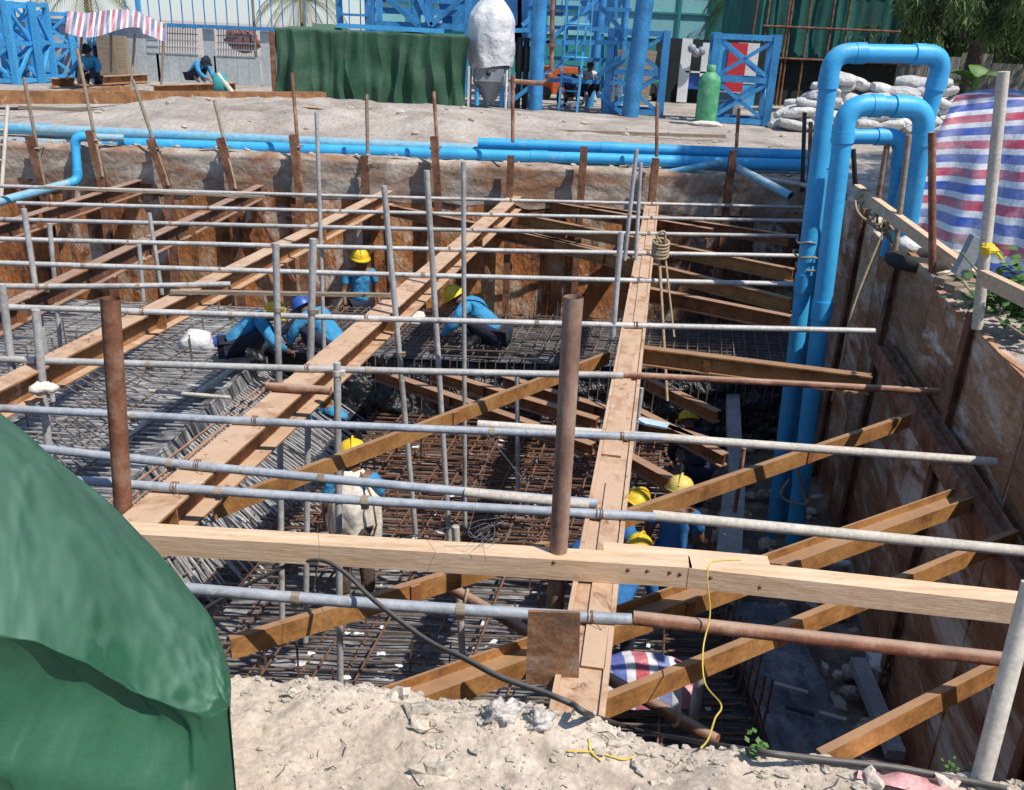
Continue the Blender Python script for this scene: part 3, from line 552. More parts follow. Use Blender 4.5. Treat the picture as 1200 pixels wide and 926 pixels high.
# ------------------------------------------------------------ timber guard rail
tr = thing('timber_rail', 'pale squared timber guard rail spanning the near side of the pit', 'guard rail', Z(800, 690, -.42))
RZ = -.365
TA, TJ, TB = Z(150, 630, RZ), Z(808, 670, RZ), Z(1300, 724, RZ)
g = MB(); g.bar(TA-(TJ-TA)*.35, TJ, .10, .102); g.build('left_timber', 'timber', tr)
TJ2 = Z(806, 672, RZ)+V((0, .012, 0)); g = MB(); g.bar(TJ2, TB, .10, .102); g.build('right_timber', 'timber', tr)
g = MB(); g.bar(TJ-(TJ-TA)*.15+V((0, .092, -.004)), TJ2+(TB-TJ2)*.21+V((0, .092, -.004)), .078, .10); g.build('lap_timber', 'timber', tr)
for (x, yy) in ((649, 659), (736, 668), (759, 669), (785, 671), (797, 673), (833, 677), (891, 688)):
    P_ = Y(x, yy, 3.0)
    t_ = (x-150)/(808-150); ax = TA+(TJ-TA)*t_ if x < 808 else TJ2+(TB-TJ2)*((x-806)/494)
    P_ = Y(x, yy, ax.y-.0505)
    g = MB(); g.lathe(P_, [(.0095, -.006), (.0095, .001), (.005, .0015), (.005, .004), (.001, .004)], 8, V((0, -1, 0))); g.build('bolt', 'pile', tr)
# ------------------------------------------------------------ black hose
def spl(pts, n=8):
    out = []; P = [pts[0]]+pts+[pts[-1]]
    for i in range(1, len(P)-2):
        for k in range(n):
            t = k/n; a, b, c, d = P[i-1], P[i], P[i+1], P[i+2]
            out.append(.5*((2*b)+(-a+c)*t+(2*a-5*b+4*c-d)*t*t+(-a+3*b-3*c+d)*t**3))
    out.append(P[-2]); return out
def zsoil(x, y, up_=.02):
    z = 0
    for _ in range(5): p = Z(x, y, z); z = soilz(p.x, p.y)+up_
    return Z(x, y, z)
hz = [Y(225, 725, 3.4), Y(250, 708, 3.4), Y(300, 680, 3.4), Y(345, 660, 3.4), Y(378, 657, 3.35), Y(405, 672, 3.2), Y(440, 705, 2.95), Y(500, 750, 2.6), Y(545, 772, 2.35), Y(585, 793, 2.2), Y(630, 809, 2.12), Y(668, 824, 2.05), zsoil(705, 843), zsoil(760, 858), zsoil(820, 870), zsoil(880, 880), zsoil(960, 890), zsoil(1050, 900), zsoil(1130, 915), zsoil(1180, 925)]
g = MB(); g.tube(spl(hz), .0095, 10); g.build('black_hose', 'hose', label='black rubber hose draped along the lip of the dirt bank', cat='hose')
# yellow rope
yr = [Y(868, 656, 3.22), Y(845, 657, 3.18), Y(832, 661, 3.07), Y(829, 680, 3.03), Y(832, 720, 3.0), Y(824, 760, 2.9), Y(826, 800, 2.7), Y(845, 826, 2.5), Y(838, 842, 2.35), Y(830, 866, 2.12), zsoil(822, 876)]
g = MB(); g.tube(spl(yr), .0033, 6); g.build('yellow_rope', 'yellowrope', label='thin yellow rope hanging from the timber rail', cat='rope')
for pts, lab in (([(665, 880), (700, 882), (730, 890), (745, 885)], 'short yellow cord lying on the dirt by a twig'), ([(690, 866), (692, 880), (705, 892)], 'short yellow cord crossing another on the dirt')):
    g = MB(); g.tube(spl([zsoil(*p, .004) for p in pts]), .003, 5); g.build('yellow_rope', 'yellowrope', label=lab, cat='rope')
# ------------------------------------------------------------ rebar mats
def bars(g, p0, p1, r=.009):
    d, sd_, u = g.frame(p0, p1); n = max(1, int((p1-p0).length/1.2)); pts = [p0+(p1-p0)*i/n+V((0, 0, random.uniform(-.006, .006))) for i in range(n+1)]
    g.tube(pts, r, 4, cap=False)
def clipx(y, a, b): return a(y), b(y)
DIR = V((.19, 1, 0)).normalized()       # direction the struts run
def mat_region(name, lab, x0f, x1f, y0, y1, z, sx, sy, mx, my, r=.009, jit=.02, layers=(0,), starters=None):
    s = thing(name, lab, 'rebar mesh', ((x0f(y0)+x1f(y0))/2, y0, z), 'rebar meshes on the pit floor')
    g = MB()
    for L_ in layers:
        y = y0
        while y < y1:
            a, b = x0f(y)+random.uniform(-.1, .1), x1f(y)+random.uniform(-.1, .1); k = random.uniform(-jit, jit)
            bars(g, V((a, y-k, z+L_)), V((b, y+k, z+L_)), r); y += sy*random.uniform(.8, 1.2)
    g.build('crosswise_bars', mx, s)
    g = MB()
    for L_ in layers:
        x = x0f(y0)-3
        while x < x1f(y1)+1:
            p = V((x, y0, z+r*2+L_)); q = p+DIR*((y1-y0)/DIR.y)*1.0; pts = [p+(q-p)*k/40 for k in range(41)]; ins = [t for t in pts if x0f(t.y) <= t.x <= x1f(t.y)]
            if len(ins) > 2: bars(g, ins[0], ins[-1]+V((random.uniform(-jit, jit), 0, 0)), r)
            x += sx*random.uniform(.8, 1.2)
    g.build('lengthwise_bars', my, s)
    if starters:
        for (p, h) in starters: g = MB(); bars(g, p, p+V((random.uniform(-.03, .03), 0, h)), r*.9); g.build('starter_bar', my, s)
    return s
st = [(V((random.uniform(-2, 1.5), random.uniform(5.6, 10.5), -3.2)), random.uniform(.2, .6)) for _ in range(45)]
mat_region('rebar_mat', 'grey rebar mesh on the near sunlit pit floor', lambda y: botline(y)-.1, lambda y: 1.95, 5.0, 7.7, -3.12, .42, .13, 'rebargrey', 'rebar', .0105, .03, (0, -.1), st[:20])
mat_region('rebar_mat', 'dense rust brown rebar mesh behind the worker with the cream cloth', lambda y: botline(y)-.05, lambda y: 1.95, 7.7, 10.9, -3.05, .30, .14, 'rebar', 'rebar', .0115, .02, (0, -.12, .13), st[20:])
stb = [(V((-1.9+.12*k, BY-.06, -3.25)), 1.15) for k in range(48)]+[(V((-1.5+.35*k, 12.3, PZ)), .45) for k in range(15)]
mat_region('rebar_mat', 'thick layered rebar mesh on the raised bank below the far wall', lambda y: -3.0, lambda y: 3.9, 10.85, 12.5, PZ+.03, .16, .13, 'rebargrey', 'rebargrey', .0095, .02, (0, .08), stb)
sta = [(V((random.uniform(-6, -3.8), random.uniform(7, 12.3), PZ)), random.uniform(.3, .6)) for _ in range(30)]
mat_region('rebar_mat', 'grey rebar mesh covering the raised terrace at left', lambda y: -9, lambda y: topline(y)-.05, 5.6, 12.5, PZ+.06, .42, .10, 'rebarlight', 'rebargrey', .0095, .03, (0,), sta)
# slope bars, running down the slope and up past the terrace edge
s = thing('slope_rebar', 'close spaced grey bars running down the plastic covered slope', 'rebar mesh', (-3, 7, -3.3), 'rebar meshes on the pit floor')
g = MB(); y = 3.3
while y < 10.9:
    a = V((topline(y)+.02, y+.20, PZ-.18)); b = V((botline(y)+.15, y-.15, -3.22)); b.x += random.uniform(0, .15)
    g.tube([a, (a+b)/2+V((0, 0, .02)), b], .0105, 4, cap=False); y += .062*random.uniform(.75, 1.25)
g.build('sloping_bars', 'rebarlight', s)
g = MB(); y = 4.0
while y < 10.6:
    a = V((topline(y)+.02, y+.20, PZ-.18)); d = (a-V((botline(y)+.15, y-.15, -3.22))).normalized(); d.z *= .45
    g.tube([a, a+d*random.uniform(1.3, 1.9)], .009, 4, cap=False); y += .17*random.uniform(.7, 1.3)
g.build('projecting_bars', 'rebargrey', s)
g = MB()
for t in (.2, .45, .7, .9): g.tube([V((topline(yy)+(botline(yy)-topline(yy))*t+.03, yy, PZ-.3+(-3.3-PZ+.35)*t)) for yy in (3.5, 6, 8, 10.6)], .009, 4, cap=False)
g.build('level_bars', 'rebargrey', s)
# pale spacer strip along the terrace edge
g = MB()
for (a, b) in (((322, 398), (230, 462)), ((173, 492), (150, 515))):
    g.tube([Z(*a, PZ+.06), Z(*b, PZ+.06)], .03, 8)
g.build('spacer_roll', 'cream', label='pale rolled edge strip along the rim of the terrace', cat='edging')
# bundle of long rods
s = thing('rod_bundle', 'bundle of long rusty rods lying down across the slope edge', 'rod bundle', Z(215, 520, -1.6))
for k in range(5):
    a = Z(322+random.uniform(-6, 6), 445+k*3, -1.1); b = Z(95+k*12, 612+k*4, -1.75)
    g = MB(); g.tube([a, (a+b)/2+V((0, 0, -.03+random.uniform(-.02, .02))), b], .012, 6); g.build('rod', 'rustpipe', s)
# cage at the right edge of the lower mesh
s = thing('rebar_cage', 'dark bent bars of the cage edge standing over the blue sheet', 'rebar cage', (1.95, 6, -3.3))
y = 5.2
while y < 7.6:
    g = MB(); x = 1.93
    g.tube(spl([V((x-.5, y, -3.05)), V((x-.08, y, -3.05)), V((x, y+.01, -2.98)), V((x+.02, y, -2.5+random.uniform(-.1, .1)))], 4), .011, 6, cap=False); g.build('bent_bar', 'rebar', s); y += .16
g = MB()
for zz in (-2.9, -2.7): g.tube([V((1.96, 5.2, zz)), V((1.96, 7.6, zz))], .010, 5)
g.build('tie_bars', 'rebar', s)
# ------------------------------------------------------------ things low in the pit
g = MB(); P = []
W_ = []
c = Z(752, 793, -2.9)
for i in range(31):
    row = []
    for j in range(17):
        u, v_ = i/30, j/16; p = V((c.x-.42+.84*u, c.y-.26+.46*v_, -3.0+.34*math.sin(math.pi*v_)**.7*(.6+.4*math.sin(math.pi*u))+.05*fb((u*4, v_*3, 2))))
        row.append(p); W_.append((u*1.05+.06*v_, v_, 0))
    P.append(row)
g.grid(P[::-1]) if False else g.grid([list(r_) for r_ in zip(*P)][::-1])
W2 = [(u_[0], u_[1], 0) for u_ in [W_[i*17+j] for j in range(16, -1, -1) for i in range(31)]]
g.build('striped_sheet', 'stripeh', label='crumpled red white and blue sheet lying on the pit floor mesh', cat='tarpaulin', w=W2)
g = MB(); A = Z(812, 848, -3.1); g.tube([A, A+V((0, 0, .52))], .042, 16, cap=False); g.tube([A, A+V((0, 0, .52))], .036, 16, cap=False); g.build('stub_pipe', 'galv', label='short open grey pipe standing on the pit floor mesh', cat='pipe')
s = thing('raking_pipe', 'rusty pipe sloping from the chalky upright down to the dirt bank', 'pipe', Z(680, 780, -1.5))
g = MB(); A, B = Z(520, 684, -1.45), Z(840, 868, -1.45); g.tube([A, B], .034, 12); g.build('tube', 'rustpipe', s)
for t in (.1, .88):
    c = A+(B-A)*t; d = (B-A).normalized(); g = MB(); g.tube(spl([c+V((0, .045, 0)), c+V((.01, 0, .045)), c+V((0, -.045, 0)), c+V((-.01, 0, -.045)), c+V((0, .045, 0))], 4), .012, 5); g.build('rope_lashing', 'rope', s)
# dark blue sheet and boards at lower right
g = MB(); c = Z(945, 810, -3.0)
g.grid([[V((2.02+.62*i/16, 5.1+1.9*j/30, -3.0+.05*fb((i*.3, j*.2, 0)))) for i in range(17)] for j in range(31)][::-1])
g.build('plastic_sheet', 'blueplastic', label='dark blue plastic sheet spread on the floor by the right wall', cat='plastic sheet')
g = MB(); g.bar(Z(1005, 775, -2.92), Z(1050, 885, -2.92), .13, .08); g.build('concrete_kerb', 'concrete', label='short grey concrete beam beside the dark blue sheet', cat='beam')
g = MB(); g.bar(Z(857, 432, -2.5), Z(862, 560, -2.5), .16, .12); g.build('concrete_beam', 'concrete', label='long pale concrete beam deep in the pit left of the blue pipes', cat='beam')
g = MB(); g.bar(Z(860, 575, -2.55), Z(850, 700, -2.55), .22, .12); g.build('concrete_beam', 'concrete', label='nearer pale concrete beam right of the crouching helmets', cat='beam')
g = MB(); g.blob(Z(1040, 790, -3.0)+V((0, 0, .12)), (.20, .2, .14), .5, 2.2, 16, 10, 3); g.build('white_sack', 'bag', label='crumpled white sack against the right wall boards', cat='sack')
g = MB(); g.blob(Z(1060, 755, -3.0), (.08, .08, .08), .5, 2.2, 12, 8, 5); g.build('grey_bag', 'sandbag', label='small grey plastic bag above the white sack', cat='bag')
for k, (x, yy, ln) in enumerate(((905, 800, .28), (920, 828, .22), (960, 835, .2))):
    c = Z(x, yy, -2.93); g = MB(); g.bar(c, c+V((ln*.9, -ln*.4, .01)), .035, .015); g.build('wood_offcut', 'galv' if k != 1 else 'black', label=['pale thin strip lying on the dark blue sheet', 'dark strip lying on the dark blue sheet', 'dull strip at the right side of the dark blue sheet'][k], cat='strip')
g = MB(); g.box(Z(765, 496, -1.7), (.30, .13, .02), Matrix.Rotation(-.4, 3, 'Z')); g.build('pale_board', mat('pale blue board', [(.35, .5, .6), (.5, .62, .7)], 4, .6, 0, .1), label='pale blue board lying on the lower braces right of the wide strut', cat='board')
g = MB(); g.blob(Z(232, 410, PZ)+V((0, 0, .1)), (.22, .18, .15), .35, 2, 14, 8, 9); g.build('white_sack', 'bag', label='rounded white sack on the left terrace mesh', cat='sack')
g = MB(); g.blob(Z(258, 408, PZ)+V((0, 0, .09)), (.1, .1, .09), .3, 2, 12, 8, 4); g.build('blue_bundle', 'helmetblue', label='small blue bundle beside the white sack on the terrace', cat='bundle')
g = MB(); g.blob(Z(483, 384, PZ)+V((0, 0, .1)), (.24, .15, .12), .6, 3, 14, 10, 12); g.build('white_bundle', 'cloth', label='crumpled pale cloth bundle under the centre strut', cat='cloth')
g = MB(); g.blob(Z(50, 455, -.5), (.09, .06, .04), .6, 3, 12, 8, 2); g.build('work_gloves', 'cloth', label='pale work gloves lying on the left strut pipe', cat='gloves')
# rubble and sticks by the right wall foot
g = MB()
for k in range(160):
    y = random.uniform(4.5, 12.5); x = random.uniform(2.15, WX(y)-.1); g.blob((x, y, -3.12), [random.uniform(.03, .1) for _ in range(3)], .5, 2, 6, 4, k)
g.build('pit_rubble', 'stone', label='broken stones and rubble along the foot of the right wall', cat='rubble', kind='stuff')
# puddle-like plastic scraps on the sunlit floor
g = MB()
for k in range(110):
    x, y = random.uniform(-2.3, 1.7), random.uniform(5.6, 10.5); a = random.uniform(0, 3.14); q = Matrix.Rotation(a, 3, 'Z'); sz = random.uniform(.008, .03)
    P = [[V((x, y, -3.14+(.1 if y > 7.7 else 0)))+q@V(((i-1.5)*sz, (j-1.5)*sz*.6, .015*random.random())) for i in range(4)] for j in range(4)]; g.grid(P[::-1])
g.build('floor_litter', 'bag', label='scraps of white bag and paper scattered over the pit floor mesh', cat='litter', kind='stuff')
# ------------------------------------------------------------ blue U pipes over the right wall
def upipe(pts, r_, name, lab, col_r=.012):
    """pts: left leg bottom, left corner, right corner, right leg bottom"""
    b0, c0_, c1_, b1 = pts; s = thing(name, lab, 'pvc pipe', b0, 'blue pipes bent over the right wall')
    k = r_*2.3
    d1 = (b0-c0_).normalized(); d2 = (c1_-c0_).normalized(); d3 = (b1-c1_).normalized()
    g = MB(); g.tube([b0, c0_+d1*k], r_, 20); g.build('pit_leg', 'pvc', s)
    g = MB(); g.tube([c0_+d2*k, c1_-d2*k], r_, 20); g.build('crossover', 'pvc', s)
    for t in (.42, .80): c = c0_+(b0-c0_)*t; g = MB(); g.tube([c-d1*.09, c+d1*.09], r_*1.12, 20); g.build('pipe_socket', 'pvc', s)
    g = MB(); g.tube([c1_+d3*k, b1], r_, 20); g.build('ground_leg', 'pvc', s)
    for c, da, db_ in ((c0_, d1, d2), (c1_, -d2, d3)):
        g = MB(); pp = []
        for i in range(9):
            t = i/8; pp.append(((c+da*k)*(1-t)**2+c*2*t*(1-t)+(c+db_*k)*t*t))
        pp = [c+da*(k+.10)]+pp+[c+db_*(k+.10)]
        g.tube(pp, r_*1.10, 20); g.tube([c+da*(k+.12), c+da*(k+.02)], r_*1.16, 20); g.tube([c+db_*(k+.12), c+db_*(k+.02)], r_*1.16, 20)
        g.build('elbow', 'pvc', s)
    return s
upipe([Y(905, 632, 8.6), Y(975, 62, 8.6), Y(1107, 64, 8.75), Y(1040, 300, 8.9)], .080, 'drain_pipe', 'tallest blue drain pipe, an outer U bent over the right wall')
upipe([Y(918, 632, 8.8), Y(966, 160, 8.8), Y(1058, 160, 8.95), Y(1042, 292, 9.0)], .072, 'drain_pipe', 'smallest blue drain pipe, the inner U behind the others')
upipe([Y(930, 636, 8.15), Y(992, 123, 8.15), Y(1086, 126, 8.25), Y(1060, 292, 8.4)], .085, 'drain_pipe', 'front blue drain pipe, middle height U with wide elbows')
for k, (x, yy, mt) in enumerate(((947, 298, 'rope'), (950, 313, 'rope'), (938, 283, 'wire'))):
    c = Y(x-1, yy, 8.68) if k < 2 else Y(945, 283, 8.6); g = MB(); g.tube(spl([c+V(((.125 if k < 2 else .09)*math.cos(a), (.19 if k < 2 else .09)*math.sin(a), .012*math.sin(a*3))) for a in [6.283*i/12 for i in range(13)]], 3), .011, 6); g.build('rope_tie', mt, label=['upper rope loop tied round the blue pipes', 'lower rope loop tied round the blue pipes', 'thin wire loop on the left blue pipe'][k], cat='rope')
g = MB(); c = Y(941.5, 336, 8.6); g.tube([c, c+V((-.005, 0, -.06))], .0825, 20); g.build('pipe_tape', mat('green tape', [(.2, .45, .1), (.3, .5, .12)], 4, .5, 0, 0), label='bright green tape band on the tallest blue pipe', cat='tape')
g = MB(); g.tube(spl([Y(925, 562, 8.0), Y(915, 580, 7.95), Y(930, 590, 7.9), Y(945, 590, 7.95), Y(940, 575, 8.0), Y(930, 520, 8.0)], 5), .012, 6); g.build('hanging_rope', 'rope', label='grey rope looped round the foot of the blue pipes', cat='rope')
g = MB(); g.tube(spl([Y(1035, 272, 8.0), Y(1000, 360, 7.8), Y(985, 430, 7.7), Y(975, 470, 7.8)], 5), .010, 6); g.build('hanging_rope', 'rope', label='thin rope running down the right wall boards', cat='rope')
# ------------------------------------------------------------ pipelines along the far wall
def pl_(pts, r_, m, lab, coup=(), grp='blue pipelines along the far wall'):
    s = thing('pipeline', lab, 'pvc pipe', pts[len(pts)//2], grp); g = MB(); g.tube(pts, r_, 16); g.build('pipe_run', m, s)
    for t in coup:
        c = pts[0]+(pts[-1]-pts[0])*t; d = (pts[-1]-pts[0]).normalized(); g = MB(); g.tube([c-d*.13, c+d*.13], r_*1.1, 16); g.build('pipe_socket', 'pvc', s)
pl_([V((-9, 14.25, .12)), V((-2, 14.2, .11)), V((4.2, 14.3, .10))], .085, 'pvcdusty', 'dusty blue pipeline behind the far wall, farthest of the three', (.12, .30, .72))
pl_([Y(122, 168, 13.85), Y(500, 180, 13.85), Y(945, 194, 13.85)], .088, 'pvc', 'bright blue pipeline nearest the far wall edge', (.25, .62))
pl_([Y(560, 166, 14.05)+V((0, 0, -.02)), Y(945, 182, 14.05)], .080, 'pvc', 'middle blue pipeline starting right of centre', (.4,))
pl_([Y(0, 168, 13.9)+V((-1, 0, 0)), Y(92, 168, 13.8)], .05, 'pvcdusty', 'thin pale pipeline at the left end of the far wall')
s = thing('branch_pipe', 'bright blue pipe dropping over the far wall and running off to the left', 'pvc pipe', Y(92, 212, 13.2))
a, b, c, d = Y(145, 162, 13.55), Y(87, 160, 13.3), Y(92, 212, 13.2), Y(-60, 252, 11.6)
g = MB(); g.tube([a, b+(a-b).normalized()*.1], .055, 14); g.build('upper_run', 'pvcdusty', s)
g = MB(); g.tube([b+V((0, 0, -.1)), c+V((0, 0, .1))], .062, 14); g.build('drop_leg', 'pvc', s)
g = MB(); g.tube([c+(d-c).normalized()*.1, d], .062, 14); g.build('lower_run', 'pvcdusty', s)
for cc, p, q in ((b, (a-b).normalized(), V((0, 0, -1))), (c, V((0, 0, 1)), (d-c).normalized())):
    g = MB(); g.tube([cc+p*.16, cc+p*.08, cc+p*.03+q*.03, cc+q*.08, cc+q*.16], .07, 14); g.build('elbow', 'pvc', s)
def openpipe(a, b, r_, m, lab):
    s = thing('loose_pipe', lab, 'pvc pipe', b); g = MB(); g.tube([a, b], r_, 16, cap=False); g.tube([a, b], r_*.8, 16, cap=False); d = (b-a).normalized()
    g.build('pipe_shell', m, s); g = MB(); g.lathe(b-d*.02, [(r_*.8, 0), (.001, 0)], 12, d); g.build('bore_shade', 'black', s)  # black disc paints the shade inside the open end
openpipe(Y(770, 205, 13.6), Y(848, 190, 13.4), .05, 'pvcdusty', 'short blue offcut pipe lying on the wall top')
openpipe(Y(862, 196, 13.3), Y(927, 230, 12.2), .058, 'pvcdusty', 'open ended blue pipe poking out over the far right corner')
g = MB(); g.tube([Y(875, 206, 13.6), Y(965, 221, 12.9)], .035, 10); g.build('loose_pipe', 'galv', label='thin grey pipe beside the open ended blue pipe', cat='pipe')
# ------------------------------------------------------------ far ground items
def at(x, y, yy): return Y(x, y, yy)
g = MB(); g.bar(Z(22, 126, .18), Z(600, 152, .12), .05, .06); g.bar(Z(600, 152, .12), Z(850, 160, .1), .05, .06); g.build('ground_rail', 'oldwood', label='long thin timber lying on the dirt along the pipelines', cat='timber')
GS = 'steel beams stacked at the back left'
for k, (a, b, z, lab) in enumerate([((-60, 106), (380, 108), .35, 'top long rusty beam at back left under the seated worker'), ((-60, 118), (150, 100), .15, 'lower long rusty beam half buried in the mound'), ((60, 92), (172, 87), .25, 'short brown beam stack behind the seated worker'), ((180, 100), (275, 97), .30, 'beam by the worker in the dark cap'), ((270, 120), (375, 126), .36, 'rusty beam in front of the green canvas')]):
    z0 = .2 if k in (2, 3) else .35
    A, B = Z(*a, z), Z(*b, z); g = MB(); g.prof(A, B, Hr(.26, .24, .02) if k < 2 else Hs(.22, .2, .02)); g.build('stacked_beam', 'strut', label=lab, cat='steel beam', group=GS)
# lattice section builder
def lattice(name, lab, c, size, m, rings=3, cat='lattice frame', grp=None, rotz=0, pw=.14):
    c = V(c); q = Matrix.Rotation(rotz, 3, 'Z'); X, Yd, H_ = size
    s = thing(name, lab, cat, c, grp); cs = [c+q@V((i*X/2, j*Yd/2, 0)) for i, j in ((-1, -1), (1, -1), (1, 1), (-1, 1))]
    for p in cs: g = MB(); g.bar(p, p+V((0, 0, H_)), pw, pw, q@V((0, 1, 0))); g.build('post', m, s)
    for r_ in range(rings+1):
        z = .08+(H_-.16)*r_/rings
        for k in range(4): g = MB(); g.bar(cs[k]+V((0, 0, z)), cs[(k+1) % 4]+V((0, 0, z)), pw*.7, pw*.7); g.build('rail', m, s)
    for r_ in range(rings):
        z0, z1 = .08+(H_-.16)*r_/rings, .08+(H_-.16)*(r_+1)/rings
        for k in range(4):
            a, b = (cs[k], cs[(k+1) % 4]) if (r_+k) % 2 else (cs[(k+1) % 4], cs[k]); g = MB(); g.bar(a+V((0, 0, z0)), b+V((0, 0, z1)), pw*.5, pw*.5); g.build('brace', m, s)
            if k == 0: g = MB(); g.bar(b+V((0, 0, z0)), a+V((0, 0, z1)), pw*.5, pw*.5); g.build('brace', m, s)
    return s
GL = 'bright blue lattice sections at back left'
for k, (x, yb, wd, h) in enumerate(((8, 97, 1.2, 2.0), (38, 96, .9, 2.05), (72, 92, 1.0, 1.85))):
    b = Z(x, yb, 0); lattice('lattice_section', ['bright blue lattice section at the left edge', 'bright blue lattice section, middle of the three', 'bright blue lattice section next to the striped awning'][k], b, (wd, .9, h), 'steelsky', 2, grp=GL, rotz=.2*k-.1, pw=.15)
g = MB(); b = Z(16, 90, 0); g.bar(b, b+V((0, 0, 4.5)), .15, .15); g.build('blue_post', 'steelsky', label='tall blue post behind the lattice sections', cat='post')
g = MB(); b = Z(157, 80, 0)+V((0, 1, 0)); g.bar(b, b+V((0, 0, 4.5)), .16, .16); g.build('blue_post', 'steelsky', label='tall blue post behind the striped awning', cat='post')
for k, (x, yy, wd) in enumerate(((744, 135, 1.35), (866, 146, 1.35))):
    b = Z(x, yy, 0)+V((0, .5, 0)); lattice('lattice_gate', ['blue lattice frame left of the green cylinder', 'blue lattice frame right of the green cylinder'][k], b, (wd, 1.0, 2.0), 'steelblue', 2, grp='blue lattice frames by the gate', rotz=-.12, pw=.17)
# striped awning on poles
s = thing('awning', 'red white and grey striped awning sheet on thin poles at back left', 'awning', at(160, 110, 24))
g = MB(); P = []; W_ = []
for i in range(49):
    u = i/48
    xp = 80+115*u; yt = 13+14*max(0, u-.72)/.28*1.0+2*math.sin(u*9); yb = 38+6*math.sin(u*7)+8*u*(u > .75); row = []
    for j in range(7):
        v_ = j/6; p = at(xp-4*v_*(1-u), yt+(yb-yt)*v_, 24.2-.5*v_+.12*math.sin(u*40+v_*2)); row.append(p); W_.append((u*4.2, v_, 0))
    P.append(row)
for i in range(49):
    pass
W_ = [(i/48*4.6, 0, 0) for i in range(49) for _ in range(7)]
g.grid(P); g.build('striped_cloth', 'stripev', s, w=W_)
for a, b in (((158, 40), (153, 112)), ((193, 28), (188, 118)), ((130, 40), (130, 85)), ((96, 40), (92, 95))):
    g = MB(); g.tube([at(*a, 24.2), at(*b, 24.0)], .035, 6); g.build('awning_pole', 'oldwood', s)
# hoarding and railing
s = thing('hoarding', 'long grey site hoarding with mesh windows at back left', 'fence', at(200, 98, 28))
def hx(x): return at(x, 60, 28.4).x
def panel(x0, x1, t, b, m, yo=0, nm='panel'):
    g = MB(); A, B = at(x0, t, 28.4+yo), at(x1, t+(x1-x0)*.044, 28.4+yo); zb = 0 if b is None else at(x0, b, 28.4+yo).z
    g.box(((A.x+B.x)/2, 28.4+yo, (A.z+zb)/2), (B.x-A.x, .04, A.z-zb)); return g.build(nm, m, s)
x = -60
while x < 330:
    win = 172 < x < 228 or 250 < x < 300
    if win: panel(x, x+13.2, 61+(x-150)*.044, None, 'hoarding')
    else: panel(x, x+13.2, 29+(x-150)*.044, None, 'hoarding')
    x += 13.5
for x in range(172, 300, 3):
    if x < 232 or x > 254: g = MB(); a = at(x, 29+(x-150)*.044, 28.4); b = at(x, 62+(x-150)*.044, 28.4); g.bar(a, b, .02, .02); g.build('mesh_bar', 'grey', s)
for x0, x1 in ((172, 232), (254, 300)):
    for yy in (29, 37, 45, 53, 61): g = MB(); g.bar(at(x0, yy+(x0-150)*.044, 28.38), at(x1, yy+(x1-150)*.044, 28.38), .03, .03); g.build('mesh_rail', 'grey', s)
g = MB(); g.bar(at(-60, 19, 28.3), at(335, 35, 28.3), .08, .10); g.build('top_rail', 'steelblue', s)
s2 = thing('railing', 'tall open railing of thin blue rods above the hoarding', 'railing', at(250, 98, 28.6))
for x in range(150, 425, 13):
    g = MB(); a = at(x, 31+(x-150)*.044, 28.6); g.bar(a, a+V((0, 0, 3.2)), .028, .028); g.build('rod', 'steelblue', s2)
for z in (3.0, 4.4): g = MB(); g.bar(V((at(150, 20, 28.6).x, 28.6, z)), V((at(425, 20, 28.6).x, 28.6, z)), .04, .04); g.build('rail', 'steelblue', s2)
g = MB(); b = Z(302, 98, 0); g.tube([b, b+V((0, 0, 5))], .05, 6); g.build('lamp_pole', 'tin', label='slim grey pole in front of the hoarding left of the green canvas', cat='pole')
g = MB(); c = at(285, 48, 30); g.blob(c, (.55, .4, .36), .4, 2, 12, 8, 1); g.build('soil_heap', mat('red earth', [(.28, .09, .05), (.4, .16, .1)], 4, .9, 0, .3), label='red brown heap seen through the hoarding mesh', cat='heap')
for k, x in enumerate((130, 143)): g = MB(); b = Z(x, 95, 0); g.box(b+V((0, 0, .6)), (.5, .2, 1.3)); g.build('timber_stack', 'oldwood', label=['brown boards stood upright behind the workers, left pile', 'brown boards stood upright behind the workers, right pile'][k], cat='boards')
# green canvas covered box
s = thing('covered_crate', 'large crate draped in dark green pleated canvas', 'covered crate', Z(435, 125, 0))
x0, x1 = Z(330, 120, 0).x, Z(546, 130, 0).x; yf = 22.6; top = at(330, 35, yf).z
g = MB(); P = []; nn = 240
for i in range(nn+1):
    u = i/nn; x = x0+(x1-x0)*u; row = []
    amp = .11+.09*noise.noise(V((u*9, 0, 0)))
    for j in range(33):
        v_ = j/32; z = top*(1-v_)*(1+.012*math.sin(u*40)); 
        pl0 = (1-1.7*abs(math.sin(u*34+1.4*noise.noise(V((u*8, v_*1.6, 5)))+v_*2.2*noise.noise(V((u*4, 0, 8)))))**.6)*amp*.55*(.3+.7*v_) + .6*math.sin(u*62+2.4*noise.noise(V((u*7, v_*1.6, 0)))+v_*(3*noise.noise(V((u*5, 0, 3)))))*amp*(.25+.75*v_)
        sag = .12*math.sin(v_*3.14)*noise.noise(V((u*6, v_*2, 9)))
        row.append(V((x+.03*math.sin(v_*5+u*20), yf-pl0+sag-.1*v_, z+.03)))
    t0 = row[0]; bump = .05*math.sin(u*11)+.05*noise.noise(V((u*12, 0, 2)))+(.10 if .18 < u < .34 else 0)
    P.append([V((x, yf+1.9, top-.1)), V((x, yf+1.0, top+.02+bump)), V((x, yf+.3, top+.05+bump)), V((x, yf+.06, top+.05))]+row)
g.grid([[V((x0-.03*math.sin(k), yf+1.9-1.9*j/6, top*(1-k/10))) for k in range(11)] for j in range(7)])
g.grid(P); g.build('canvas_cover', 'greentarpfar', s)
